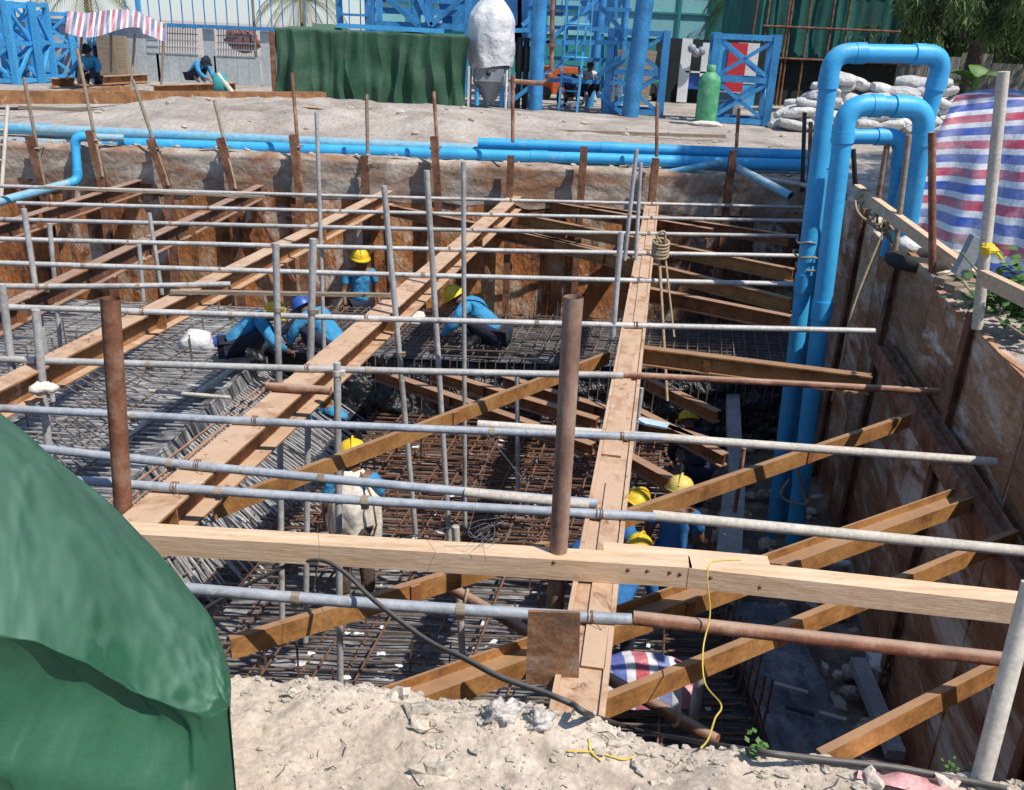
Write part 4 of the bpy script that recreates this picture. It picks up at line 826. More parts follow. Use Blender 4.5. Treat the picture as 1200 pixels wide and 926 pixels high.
g = MB(); g.bar(V((x0-.08, yf-.05, 0)), V((x0-.08, yf-.05, top-.05)), .1, .1); g.build('corner_post', 'pile', s)
g = MB(); g.bar(at(395, 33, 22.7)+V((0, 0, .06)), at(520, 40, 22.7)+V((0, 0, .06)), .12, .1); g.build('blue_beam', 'steelsky', label='bright blue bar lying on top of the green canvas', cat='beam')
for k, (x, yy, sx) in enumerate(((495, 128, .45), (540, 130, .4))):
    g = MB(); g.blob(Z(x, yy, .05), (sx, .2, .09), .4, 2, 14, 8, k); g.build('white_sheet', 'cloth', label=['pale crumpled sheet at the foot of the green canvas, left one', 'pale crumpled sheet at the foot of the green canvas, next to the grey hopper'][k], cat='sheet')
# bag covered machine
s = thing('covered_hopper', 'grey hopper machine on legs with a white bag pulled over its top', 'hopper', Z(572, 130, 0))
b = Z(572, 130, 0)+V((0, .6, 0)); yb = b.y
g = MB(); z0, z1 = at(572, 78, yb).z, at(572, -4, yb).z; P = []
for i in range(25):
    t = i/24; rr = .52*(1+.12*math.sin(t*3.1)-.62*max(0, (t-.62)/.38)**1.6); row = []
    for k in range(32):
        a = 6.2832*k/32; q = rr*(1+.10*noise.noise(V((math.cos(a)*2, math.sin(a)*2, t*3)))+.05*math.sin(a*9+t*4)*(1-t)); row.append(V((b.x+.0+q*math.cos(a), yb+q*math.sin(a), z0-.05*math.sin(a*2)+(z1-z0)*t)))
    P.append(row)
g.grid([r_[::1] for r_ in P], True, True); g.add(P[-1], [tuple(range(32))]); g.build('white_bag', 'bag', s)
g = MB(); h0 = at(572, 125, yb).z; g.lathe((b.x, yb, 0), [(.12, .12), (.14, .2), (.34, .52), (.42, .62), (.42, 1.0), (.38, 1.05), (.38, z0+.1)], 20); g.build('hopper_cone', 'grey', s)
g = MB(); g.box((b.x, yb-.42, .82), (.7, .04, .3)); g.lathe((b.x-.02, yb-.45, .85), [(.07, 0), (.001, 0.001)], 12, V((0, -1, 0))); g.build('front_plate', 'grey', s)
g = MB(); g.lathe((b.x-.02, yb-.46, .86), [(.06, 0), (.06, .01), (.001, .01)], 12, V((0, -1, 0))); g.build('port', 'black', s)
for sx in (-.5, .5):
    for sy in (-.4, .4): g = MB(); g.bar(V((b.x+sx, yb+sy, 0)), V((b.x+sx, yb+sy, 1.0)), .05, .05); g.build('leg', 'white', s)
for sx in (-.3, .32): g = MB(); g.tube([V((b.x+sx, yb-.3, .1)), V((b.x+sx, yb-.3, .5))], .06, 8); g.build('blue_motor', 'steelsky', s)
g = MB(); p = V((b.x+.42, yb-.5, 0)); g.tube([p, p+V((0, 0, z0-.05))], .03, 6); g.build('cord', 'white', s)
# blue silo frame
s = thing('silo_frame', 'tall blue tubular silo frame with hopper and bracing in the background', 'silo', Z(680, 125, 0))
def colm(x, yb_, r_, dy=0, top_=9, m='steelblue', dx=0):
    b = Z(x, yb_, 0)+V((0, dy, 0)); t = b+V((dx, 0, top_)); g = MB(); g.tube([b, t], r_, 16); g.build('column', m, s); return b
c1 = colm(627, 130, .17); c2 = colm(690, 126, .12, 0, 9, 'steelblue', .55); c3 = colm(738, 137, .21, 0, 9, 'steelblue', .42); c4 = colm(612, 118, .15, 1.5); c5 = colm(728, 128, .1, 1)
g = MB(); g.lathe(Z(700, 120, 0)+V((.1, 2.6, 0)), [(.3, 1.9), (.32, 2.2), (1.55, 4.2), (1.55, 9)], 4); g.build('hopper', 'steelblue', s)
for a, b_ in (((600, 118), (675, 60)), ((640, 50), (735, 50)), ((640, 50), (700, 0)), ((700, 90), (737, 60)), ((700, 5), (735, 42)), ((600, 36), (650, 34)), ((612, 30), (640, 5)), ((700, 110), (728, 132))):
    g = MB(); g.bar(at(*a, 23.6), at(*b_, 23.6), .1, .1); g.build('bracing', 'steelblue', s)
for a, b_ in (((590, 40), (610, 40)), ((602, 0), (602, 60)), ((616, 0), (616, 48))): g = MB(); g.bar(at(*a, 24.2), at(*b_, 24.2), .4, .4, V((0, 1, 0))); g.build('box_column', 'steelblue', s)
for a, b_ in (((606, 60), (606, 128)), ((618, 20), (618, 128)), ((664, 0), (664, 60)), ((706, 40), (706, 132)), ((722, 0), (722, 130)), ((752, 0), (752, 60))):
    g = MB(); g.bar(at(*a, 24.6), at(*b_, 24.6), .07, .07); g.build('slender_strut', 'steelblue', s)
for y_ in (6, 30, 66, 92): g = MB(); g.bar(at(598, y_, 24.4), at(740, y_+6, 24.4), .07, .09); g.build('cross_rail', 'steelblue', s)
g = MB(); a, b_ = at(598, 14, 25), at(660, 18, 25); g.box(((a.x+b_.x)/2, 25.3, a.z), (b_.x-a.x, 1.2, .08)); g.build('platform', 'steelblue', s)
for k in range(9): g = MB(); a = at(598+k*7.5, 14, 24.7); g.bar(a, a+V((0, 0, 1.1)), .03, .03); g.build('guard_rod', 'steelsky', s)
# ladder with cage
s = thing('caged_ladder', 'light blue caged ladder standing in front of the silo frame', 'ladder', Z(668, 130, 0))
L0, L1 = Z(655, 130, 0), Z(676, 132, 0)
for p, dx in ((L0, .12), (L1, .25)): g = MB(); g.bar(p, p+V((dx, 0, 6)), .06, .06); g.build('stile', 'steelsky', s)
for k in range(18): g = MB(); z = .2+.3*k; g.bar(L0+V((.12*z/6, 0, z)), L1+V((.25*z/6, 0, z)), .03, .03); g.build('rung', 'steelsky', s)
for k in range(5):
    z = 1.3+.75*k; c = (L0+L1)/2+V((.1, -.25, z)); g = MB(); g.tube([c+V((-.3, .25, 0)), c+V((-.3, -.2, 0)), c+V((.32, -.2, 0)), c+V((.32, .25, 0))], .025, 6); g.build('cage_hoop', 'steelsky', s)
for dx in (-.3, 0, .32): g = MB(); c = (L0+L1)/2+V((.1+dx, -.46, 1.3)); g.bar(c, c+V((0, 0, 4.5)), .03, .03); g.build('cage_bar', 'steelsky', s)
# brown pipe and valve
s = thing('slurry_pipe', 'rust brown delivery pipe bending down beside the grey hopper', 'pipe', at(646, 95, 22.5))
g = MB(); g.tube([at(648, -20, 22.5), at(646, 82, 22.5)], .055, 12); g.build('riser', 'rustpipe', s); g = MB(); g.tube([at(648, 84, 22.5), at(636, 98, 22.4), at(598, 95, 22.3)], .055, 12); g.build('branch', 'rustpipe', s)
for x, y_ in ((646, 55), (643, 90), (600, 96)): g = MB(); c = at(x, y_, 22.45); g.tube([c, c+V((0, 0, .06))], .10, 12); g.build('flange', 'rustpipe', s)
for k, x in enumerate((606, 614)): g = MB(); b = Z(x, 128, 0); g.tube([b, b+V((0, 0, 1.7))], .07, 10); g.tube([b+V((0, 0, .9)), b+V((0, 0, 1.5))], .1, 10); g.build('black_cylinder', 'black', label=['black pump cylinder beside the white bag, left one', 'black pump cylinder by the blue column, right one'][k], cat='pump')
# structure behind the canvas: stair truss, beams
s = thing('stair_tower', 'dark blue stair tower behind the green canvas', 'stairs', Z(400, 110, 0)+V((0, 5, 0)))
for x in (402, 432, 445): g = MB(); a = at(x, 60, 27); g.bar(V((a.x, 27, 0)), V((a.x-.2*(x == 402), 27, 6)), .16, .16); g.build('stringer', 'steelblue', s)
for k in range(12): g = MB(); a, b_ = at(402, 60, 27), at(432, 60, 27); z = .4+.42*k; g.bar(V((a.x, 27, z)), V((b_.x, 27, z)), .3, .06); g.build('tread', 'steelblue', s)
s = thing('conveyor_frame', 'dark blue conveyor frame and hopper behind the canvas and the white bag', 'conveyor', Z(500, 110, 0)+V((0, 5, 0)))
for x, w_ in ((436, .2), (488, .22), (503, .22), (548, .2)): g = MB(); a = at(x, 60, 27.5); g.bar(V((a.x, 27.5, 0)), V((a.x, 27.5, 7)), w_, w_); g.build('leg', 'steelblue', s)
for y_ in (-2, 12, 28): g = MB(); g.bar(at(440, y_, 27.5), at(600, y_+6, 27.5), .18, .16); g.build('beam', 'steelblue', s)
for a, b_ in (((445, -10), (490, 30)), ((505, 30), (545, -5)), ((490, -5), (505, 30))): g = MB(); g.bar(at(*a, 27.4), at(*b_, 27.4), .14, .14); g.build('brace', 'steelblue', s)
g = MB(); a = at(530, 40, 28); P0 = [at(508, -30, 28), at(600, -30, 28), at(600, 40, 28), at(520, 36, 28)]; g.add([*P0, *[p+V((0, 1.5, 0)) for p in P0]], [(3, 2, 1, 0), (4, 5, 6, 7), (0, 1, 5, 4), (1, 2, 6, 5), (2, 3, 7, 6), (3, 0, 4, 7)]); g.build('side_plate', 'steelblue', s)
# buildings behind
s = thing('aqua_building', 'pale aqua building with a teal base band behind the silo', 'building', at(640, 60, 40))
g = MB(); A, B = at(440, 0, 40), at(857, 0, 40); zt = at(600, 38, 40).z
g.box(((A.x+B.x)/2, 41, (zt+9)/2), (B.x-A.x, 2, 9-zt)); g.build('wall', 'cyan', s)
g = MB(); g.box(((A.x+B.x)/2, 41.05, zt/2), (B.x-A.x+.02, 2, zt)); g.build('base_band', 'teal', s)
for z in (2.8, 3.6, 4.6): g = MB(); g.box(((A.x+B.x)/2, 39.95, z), (B.x-A.x, .06, .07)); g.build('cladding_joint', 'teal', s)
for x in (480, 640, 796, 845): g = MB(); p = at(x, 20, 39.95); g.box((p.x, 39.93, 4.6), (.12 if x < 840 else .9, .05, 8.8)); g.build('drain_pipe', 'teal' if x < 840 else 'net', s)
s = thing('netted_building', 'building wrapped in dark green netting and scaffold poles', 'building', at(930, 120, 30))
A, B = at(890, 40, 30), at(1075, 40, 30)
g = MB(); g.grid([[V((A.x+(B.x-A.x)*i/60, 30+.03*math.sin(i*1.3)+.1*fb((i*.3, j*.3, 0)), 1.4+8*j/12)) for j in range(13)] for i in range(61)]); g.grid([[V((A.x, 30+6*i/10, 1.2+8*j/10)) for j in range(11)] for i in range(11)][::-1]); g.build('netting', 'net', s)
g = MB(); g.box(((A.x+B.x)/2, 33.3, 4), (B.x-A.x-.4, 6, 8)); g.build('inner_wall', 'deepshade', s)
for x in (880, 895, 920, 925, 945, 972, 990): g = MB(); p = at(x, 40, 29.8); g.tube([V((p.x, 29.75, 0)), V((p.x+random.uniform(-.2, .2), 29.75, 9))], .035, 6); g.build('scaffold_pole', 'pile', s)
for z in (1.4, 2.3, 4.2): g = MB(); g.tube([V((A.x, 29.7, z)), V((B.x, 29.7, z))], .035, 6); g.build('scaffold_ledger', 'pile', s)
# shop front behind the gate frames
s = thing('site_kiosk', 'blue and white kiosk front with a red vertical panel behind the frames', 'kiosk', Z(800, 128, 0)+V((0, 5, 0)))
yk = 29
def kp(x0_, x1_, y0_, y1_, m, nm, yo=0):
    a, b_ = at(x0_, y0_, yk+yo), at(x1_, y1_, yk+yo); g = MB(); z0_, z1_ = max(0, min(a.z, b_.z)), max(a.z, b_.z); g.box(((a.x+b_.x)/2, yk+yo, (z0_+z1_)/2), (abs(b_.x-a.x), .08, z1_-z0_)); return g.build(nm, m, s)
kp(770, 902, 44, 130, 'deepshade', 'interior_shade', .4); kp(838, 858, 50, 128, 'steelsky', 'blue_panel'); kp(855, 868, 50, 118, 'red', 'red_panel', -.1); kp(866, 884, 50, 100, 'white', 'white_panel'); kp(866, 882, 98, 128, 'steelsky', 'blue_panel')  # near-black sheet at the back stands for shade inside the kiosk
kp(800, 804, 45, 120, 'white', 'door_post', -.1); kp(803, 826, 83, 86, 'white', 'sill', -.1); kp(804, 826, 87, 105, 'helmetblue', 'counter', 0); kp(824, 828, 50, 90, 'white', 'door_post', -.1)
for k, (x, y_) in enumerate(((811, 57), (816, 62), (822, 60))):
    c = at(x, y_, yk-.4); g = MB(); g.blob(c, (.13, .1, .13), 0, 1, 12, 8); g.build('hanging_helmet', 'grey', label=['grey helmet hanging in the kiosk opening, left one', 'grey helmet hanging in the kiosk opening, middle one', 'grey helmet hanging in the kiosk opening, right one'][k], cat='helmet', group='helmets hanging in the kiosk')
# small machines behind
g = MB(); b = Z(655, 124, 0)+V((0, 2.5, 0)); s = thing('compressor', 'orange box compressor behind the ladder', 'compressor', b)
g.box(b+V((0, 0, .55)), (1.2, .8, .75)); g.build('orange_body', 'orange', s); g = MB(); g.box(b+V((.9, -.1, .4)), (.7, .7, .6), None, .85); g.build('white_hood', 'white', s)
for k in (-.35, .35): g = MB(); g.lathe(b+V((k, -.42, .18)), [(.18, -.05), (.18, .05)], 12, V((0, 1, 0))); g.build('wheel', 'tyre', s)
def motorbike(b, lab, mc, a=0.0):
    s = thing('motorbike', lab, 'motorbike', b); q = Matrix.Rotation(a, 3, 'Z')
    for k in (-.62, .62):
        g = MB(); c = b+q@V((k, 0, .3)); g.tube([c+q@V((.27*math.cos(t), 0, .27*math.sin(t))) for t in [6.2832*i/20 for i in range(21)]], .045, 8); g.build('wheel', 'tyre', s)
    g = MB(); g.tube([b+q@V(p) for p in ((.62, 0, .3), (.42, 0, .85), (.38, 0, 1.0))], .035, 8); g.tube([b+q@V((.38, -.3, 1.02)), b+q@V((.38, .3, 1.02))], .018, 6); g.build('fork', 'black', s)
    g = MB(); g.blob(b+q@V((.1, 0, .62)), (.38, .13, .16), .2, 2, 12, 8, 3); g.blob(b+q@V((-.5, 0, .7)), (.28, .11, .1), .2, 2, 12, 8, 5); g.build('fairing', mc, s)
    g = MB(); g.blob(b+q@V((-.25, 0, .80)), (.36, .13, .07), .1, 2, 12, 8, 3); g.build('saddle', 'black', s)
    g = MB(); g.box(b+q@V((0, 0, .38)), (.35, .2, .25), q); g.build('engine', 'black', s)
motorbike(Z(803, 124, 0)+V((0, 3, 0)), 'red motorbike parked behind the blue lattice frame', 'red', .6)
motorbike(Z(690, 130, 0)+V((-.4, 1.2, 0)), 'dark motorbike parked behind the ladder', 'helmetblue', 1.1)
motorbike(Z(772, 126, 0)+V((0, 2.2, 0)), 'green motorbike parked left of the kiosk', 'glassgreen', .9)
for k, (x, y_) in enumerate(((722, 130), (758, 126))): g = MB(); b = Z(x, y_, 0)+V((0, .9, 0)); g.box(b+V((0, 0, .75)), (.38, .06, 1.5), Matrix.Rotation(.1, 3, 'Y')); g.build('leaning_board', 'oldwood', label=['weathered plywood board behind the thick blue column', 'rounded brown board behind the left lattice frame'][k], cat='board')
# gas cylinder
s = thing('gas_cylinder', 'green scuffed gas cylinder standing on the far slab', 'gas cylinder', Z(825, 146, 0)+V((0, -.1, 0)))
b = ORG[s.name]; g = MB(); g.lathe(b, [(.20, .02), (.24, .05), (.245, .1), (.245, .95), (.22, 1.05), (.13, 1.14), (.10, 1.16)], 24); g.build('cylinder_body', 'glassgreen', s)
g = MB(); g.lathe(b, [(.10, 1.15), (.105, 1.16), (.105, 1.3), (.085, 1.31), (.001, 1.31)], 16); g.build('valve_cap', 'glassgreen', s)
g = MB(); g.blob(b+V((0, -.25, .03)), (.35, .2, .08), .6, 3, 12, 8, 8); g.build('rag', 'cloth', label='pale rag lying before the green gas cylinder', cat='rag')
g = MB(); b = Z(862, 140, 0)+V((-.2, .1, 0)); g.box(b+V((0, 0, .55)), (.9, .3, .18)); g.box(b+V((0, 0, .2)), (.5, .25, .4)); g.build('work_bench', 'concrete', label='grey bench with clutter between cylinder and lattice frame', cat='bench')
# sandbags
GN = 'white sandbags heaped by the netted building'
proto = None; nbag = 0; protos = []
def sandbag(p, rz, sc_):
    global proto, nbag
    nbag += 1
    if nbag <= 5:
        g = MB(); P = []
        for i in range(15):
            t = i/14; x = -.34+.68*t; e = max(.35, math.sin(math.pi*min(1, max(0, t*.84+.08)))**.42)
            P.append([V((x, .25*e*math.cos(a)*(1+.1*noise.noise(V((x*5, a, nbag*9)))+.12*noise.noise(V((x*9, a*2, nbag)))), .13+.14*e*math.sin(a)*(1+.15*noise.noise(V((x*5, a, nbag*7)))))) for a in [6.2832*k/14 for k in range(14)]])
        g.grid([r_ for r_ in P], True, True); g.add(P[0], [tuple(range(14))], True); g.add(P[-1], [tuple(range(13, -1, -1))], True)
        o = g.build('sandbag', 'sandbag'); protos.append(o)
    else: o = random.choice(protos).copy(); col.objects.link(o)
    o.location = p; o.rotation_euler = (random.uniform(-.35, .35), random.uniform(-.3, .3), rz); o.scale = (sc_, sc_*.9, sc_*.88)
    o['label'] = 'dusty white sandbag in the heap beside the netted building'; o['category'] = 'sandbag'; o['group'] = GN
    return o
for ring in range(6):
    z = ring*.19
    for i in range(11-ring):
        for j in range(2 if ring < 4 else 1):
            x = 5.95+ring*.22+i*.42; y_ = 20.9+j*.5+ring*.14+.25*math.sin(i)
            if ring == 5 and i in (2, 3): continue
            sandbag(V((x+random.uniform(-.08, .08), y_, z+random.uniform(-.03, .03)+.05)), random.uniform(-.5, .5)+(1.2 if random.random() < .25 else 0), random.uniform(.95, 1.15))
# trees
def leafcloud(g, c, rad, n, ln=.35, wd=.035, droop=.8, seed=0):
    rs = random.Random(seed)
    for _ in range(n):
        d = V((rs.gauss(0, 1), rs.gauss(0, 1), rs.gauss(0, 1))).normalized()*rs.random()**.4
        p = c+V((d.x*rad[0], d.y*rad[1], d.z*rad[2])); dr = V((rs.gauss(0, .4), rs.gauss(0, .4), -droop+rs.gauss(0, .25))).normalized()*ln*rs.uniform(.5, 1.3)
        sd_ = dr.cross(V((rs.gauss(0, 1), rs.gauss(0, 1), .1))).normalized()*wd*rs.uniform(.6, 1.4)
        g.add([p-sd_*.5, p+sd_*.5, p+dr*.6+sd_*.7, p+dr, p+dr*.6-sd_*.7], [(0, 1, 2, 3, 4)])
def conifer(b, h, lab, cl, seed, n=260):
    s = thing('feathery_tree', lab, 'tree', b, 'drooping dark trees at the right'); rs = random.Random(seed)
    g = MB(); g.tube([b, b+V((.1, 0, h*.4)), b+V((0, .1, h))], [.22, .16, .04], 10)
    for c, r_ in cl: g.tube([b+V((0, 0, max(.8, (c.z-b.z)*.7))), (b+c)/2+V((0, 0, c.z*.35)), c], [.09, .06, .02], 6)
    g.build('trunk', 'bark', s)
    g = MB()
    for c, r_ in cl:
        for k in range(9):
            cc = c+V((rs.gauss(0, r_*.45), rs.gauss(0, r_*.45), rs.gauss(0, r_*.35))); leafcloud(g, cc, (r_*.4, r_*.4, r_*.42), int(n*1.7), .27, .022, .8, seed*100+k)
    g.build('crown', 'leafdark', s)
conifer(V((12.0, 26, 0)), 8, 'dark drooping tree right of the netted building', [(V((10.2, 25.5, 2.9)), 1.2), (V((11.8, 25, 3.3)), 1.4), (V((10.9, 26.5, 4.6)), 1.5), (V((12.6, 26, 5.0)), 1.6), (V((9.4, 26, 4.2)), 1.0)], 1)
conifer(V((13.2, 23.5, 0)), 8, 'dark drooping tree above the blue U pipes with a thick trunk', [(V((12.0, 23, 3.0)), 1.1), (V((13.4, 23, 3.3)), 1.3), (V((12.4, 24, 4.6)), 1.5), (V((14.2, 24, 4.6)), 1.5)], 2)
conifer(V((16.5, 25, 0)), 8, 'dark drooping tree at the right edge', [(V((15.4, 24.5, 3.2)), 1.2), (V((16.8, 24, 3.6)), 1.4), (V((15.8, 25, 5.0)), 1.6), (V((17.8, 26, 4.6)), 1.6)], 3)
conifer(V((13, 31, 0)), 9, 'dense dark tree farther behind the drooping trees', [(V((11, 31, 2.3)), 1.7), (V((13, 31, 2.2)), 1.7), (V((15.3, 31, 2.4)), 1.8), (V((12, 31, 5)), 2), (V((15, 31, 5)), 2), (V((18, 31, 4)), 2.2)], 4, 330)
# unseen overhanging tree, added beyond the view to shade the far right corner
conifer(V((9.6, 9.6, 0)), 9, 'unseen overhanging tree added beyond the right edge to shade the pit corner', [(V((7.4, 9.6, 6.2)), 1.3), (V((8.3, 8.6, 7.0)), 1.4), (V((7.5, 10.8, 6.6)), 1.4), (V((9.4, 10.6, 7.4)), 1.4), (V((8.6, 9.8, 5.8)), 1.2), (V((8.2, 12.2, 6.6)), 1.5), (V((9.8, 13.6, 6.3)), 1.5), (V((7.0, 11.8, 7.4)), 1.3), (V((10.4, 12.2, 7.2)), 1.5)], 5, 330)
def palm(b, h, lab, m, n=16, ln=1.9, seed=0, tilt=0.0):
    rs = random.Random(seed); s = thing('palm_tree', lab, 'palm tree', b, 'palms behind the site'); g = MB()
    g.tube([b, b+V((tilt*.5, 0, h*.5)), b+V((tilt, 0, h))], [.2, .16, .13], 10); g.build('trunk', 'bark', s); top_ = b+V((tilt, 0, h)); g = MB()
    for k in range(n):
        a = 6.2832*k/n+rs.uniform(-.2, .2); el_ = rs.uniform(-.3, 1.1); p = top_.copy(); d = V((math.cos(a)*math.cos(el_), math.sin(a)*math.cos(el_), math.sin(el_)))
        pts = []
        for i in range(13): pts.append(p.copy()); p = p+d*ln/12; d = (d+V((0, 0, -.15))).normalized()
        g.tube(pts, .02, 4)
        for i in range(1, 13):
            for sg in (-1, 1):
                t = (pts[i]-pts[i-1]).normalized(); sd_ = t.cross(V((0, 0, 1))).normalized()*sg
                for q in (0, .5):
                    o = pts[i]-t*q*ln/12; l_ = (.55-.25*abs(i/12-.4))*ln/2.2; tip = o+(sd_*.8+t*.5+V((0, 0, -.55))).normalized()*l_; g.add([o, o+t*.05, tip], [(0, 1, 2)])
    g.build('crown', m, s)
palm(V((at(355, 20, 50).x, 50, 0)), at(352, -2, 50).z, 'pale dusty palm above the hoarding left of the canvas', 'palm', 20, 3.0, 1)
palm(V((at(104, 10, 42).x, 42, 0)), at(104, -18, 42).z, 'pale palm behind the striped awning', 'palm', 18, 3.4, 2)
palm(V((at(868, 60, 38).x, 38, 0)), at(868, -14, 38).z, 'green palm between the aqua building and the netted building', 'palmgreen', 18, 2.6, 3)
# banana leaves
s = thing('banana_plant', 'broad leaved green plant behind the sandbags', 'plant', V((10.3, 22.3, 0)))
for k, (a, h, l_) in enumerate(((.3, 1.0, .8), (2.4, 1.3, .9), (4.2, .9, .7), (5.2, 1.5, .8), (1.3, 1.6, .7), (3.3, 1.5, .8))):
    g = MB(); b = V((10.3, 21.9, h*.8)); P = []
    for i in range(9):
        t = i/8; c = b+V((math.cos(a)*l_*t, math.sin(a)*l_*t*.6, h*.5*t-.6*t*t)); w_ = .22*math.sin(math.pi*(t*.9+.06)); sd_ = V((-math.sin(a), math.cos(a), .2)); P.append([c+sd_*w_*s_+V((0, 0, -.04*abs(s_))) for s_ in (-1, -.5, 0, .5, 1)])
    g.grid(P); g.build('leaf', 'leaf', s)
g = MB(); g.tube([V((10.3, 21.9, 0)), V((10.3, 21.9, 1.3))], .09, 8); g.build('stem', 'leaf', s)
# tin fence behind, right
s = thing('tin_fence', 'weathered tin sheet fence behind the trees at right', 'fence', V((15, 27.5, 0)))
for k in range(9):
    x = 10.6+k*.9; g = MB(); g.grid([[V((x+.88*i/12, 27.5+.025*math.sin(i*2.1)+random.uniform(-.02, .02)*0, (1.55+.12*(k % 3))*j)) for j in (0, 1)] for i in range(13)]); g.build('tin_sheet', 'tin', s)
g = MB(); g.box((20, 33.5, 2.6), (18, .2, 5.6)); g.build('dark_wall', 'deepshade', label='dark shaded wall far behind the trees', cat='wall')
# ------------------------------------------------------------ right bank: striped tarpaulin heap etc
s = thing('covered_pile', 'bulky pile on the right bank covered by a red white and blue striped sheet', 'tarpaulin', V((5.6, 8.8, 0)))
bl = [Z(1058, 268, 0), Z(1100, 285, 0), Z(1150, 318, 0), Z(1178, 330, 0)]
g = MB(); P = []; W_ = []
prof_ = [(1120, 112, 10.4), (1160, 113, 10.2), (1200, 117, 9.8), (1240, 122, 9.3), (1330, 135, 8.7), (1480, 150, 8.0)]
basep = [(1050, 268), (1095, 290), (1150, 322), (1205, 356), (1290, 395), (1420, 460)]
topl = [Y(*p) for p in prof_]; basl = [Z(*p, 0) for p in basep]
topS, basS = spl(topl, 12), spl(basl, 12)
for i in range(len(topS)):
    T_, B_ = topS[i], basS[i]; row = []; fold = .05*math.sin(i*.55)+.05*noise.noise(V((i*.22, 0, 0)))
    back = V((1.2, 1.3, -.0)); row.append(T_+back+V((0, 0, -.9))); W_.append((-.9, 0, 0)); row.append(T_+back+V((0, 0, -.02))); W_.append((-.5, 0, 0)); row.append(T_+back*.4+V((0, 0, .05+.05*noise.noise(V((i*.3, 1, 1)))))); W_.append((-.2, 0, 0))
    for j in range(25):
        v_ = j/24; p = T_+(B_-T_)*v_; p = p+V((-.04, -.06, .03))*math.sin(math.pi*v_)+V((-.5, -1, 0))*(fold*v_*.8+.09*noise.noise(V((i*.15, v_*4, 5)))+.04*abs(noise.noise(V((i*.4, v_*9, 2)))))
        row.append(p); W_.append((v_*2.35+.01*i, i, 0))
    P.append(row)
g.grid(P); g.build('striped_cover', 'stripeh', s, w=W_)
# bamboo/timber posts and rails on the right bank
s = thing('bank_fence', 'weathered timber handrail tied along the top of the right wall', 'guard rail', Z(1080, 300, 0))
RA, RB = Y(1003, 222, 8.7), Y(1143, 325, 6.9); g = MB(); g.bar(RA, RB, .07, .10); g.build('rail', 'timber', s)
g = MB(); g.bar(Y(1152, 325, 5.6), Y(1240, 368, 4.6), .06, .09); g.build('rail', 'timber', s)
for k, (a, b_, yy, r_, m, lab) in enumerate([((1176, 84), (1145, 385), 5.7, .035, 'cream', 'pale bamboo like post tied with yellow tape at right'), ((1092, 155), (1093, 400), 7.3, .03, 'rustpipe', 'rusty pipe post in front of the striped cover'), ((1040, 168), (1028, 240), 8.9, .028, 'rustpipe', 'rusty post seen through the blue U pipes'), ((1065, 158), (1048, 300), 8.0, .026, 'oldwood', 'grey brown post beside the front blue pipe'), ((1003, 230), (1000, 175), 9.2, .025, 'black', 'dark thin post behind the front blue pipe'), ((943, 132), (940, 225), 13.3, .03, 'black', 'dark post at the far right corner'), ((950, 143), (948, 225), 13.35, .03, 'rustpipe', 'rusty short post at the far right corner')]):
    g = MB(); g.tube([Y(*a, yy), Y(*b_, yy)], r_, 10); g.build('fence_post', m, label=lab, cat='post')
g = MB(); c = Y(1158, 292, 5.65); g.blob(c, (.05, .05, .035), .5, 3, 10, 8, 1); g.tube(spl([c, c+V((.05, -.03, -.02)), c+V((.09, -.03, -.06))]), .008, 5); g.build('yellow_tape', 'yellow', label='yellow tape knot on the pale post at right', cat='tape')
g = MB()
for k in range(7):
    c = Y(1015+k*5, 240+k*6, 8.4); g.tube(spl([c+V((.1*math.cos(a+k), .12*math.sin(a), .12*math.sin(a*1.0+k*.7))) for a in [6.28*i/7 for i in range(8)]], 4), .012, 5)
g.build('rope_tangle', 'rope', label='tangled rope around the end of the timber handrail', cat='rope')
g = MB(); g.tube(spl([Y(1115, 310, 6.9), Y(1140, 345, 6.3), Y(1160, 366, 5.8), Y(1240, 420, 4.9)]), .008, 6); g.build('stay_rope', 'rope', label='pale rope slanting from the handrail to the right edge', cat='rope')
g = MB(); c = Y(1077, 305, 7.9); g.tube([c+V((.22*math.cos(t), .22*math.sin(t), 0)) for t in [6.2832*i/24 for i in range(25)]], .07, 10); g.build('old_tyre', 'tyre', label='old black tyre on the bank edge behind the lagging boards', cat='tyre')
g = MB(); g.blob(Y(1065, 288, 8.2), (.14, .14, .09), .4, 2, 12, 8, 3); g.build('white_sack', 'bag', label='white sack on the bank beside the tyre', cat='sack')
g = MB(); c = Y(1135, 300, 6.6); g.box(c, (.10, .08, .3), Matrix.Rotation(.25, 3, 'Y')); g.build('grey_bracket', 'grey', label='grey metal bracket at the end of the handrail', cat='bracket')
for k in range(4): g = MB(); p = Y(1100+k*12, 330+k*8, 7.0-k*.25); g.bar(p, p+V((.5, .25, 0)), .1, .06); g.build('timber_offcut', 'oldwood', label='short timber offcut stacked behind the right wall top', cat='timber', group='timber offcuts behind the right wall')
g = MB(); rs = random.Random(4)
for k in range(220):
    y_ = rs.uniform(3.4, 12.5); x = WX(y_)+rs.uniform(.1, 1.3); r_ = rs.uniform(.02, .09); g.blob((x, y_, .03), (r_*1.3, r_, r_*.8), .5, 2, 6, 4, k)
g.build('bank_rubble', 'stone', label='pale rubble strewn along the top of the right bank', cat='rubble', kind='stuff')
g = MB(); rs = random.Random(8)
for k in range(110):
    y_ = 13.55+rs.random()*.25 if k < 60 else rs.uniform(14.6, 20); x = rs.uniform(-8, 5.5); r_ = rs.uniform(.012, .035 if k < 60 else .05); g.blob((x, y_, mound(x, y_)+.02), (r_*1.5, r_, r_*.8), .5, 2, 6, 4, k)
g.build('far_rubble', 'stone', label='small pale stones on the far slab and wall top', cat='rubble', kind='stuff')
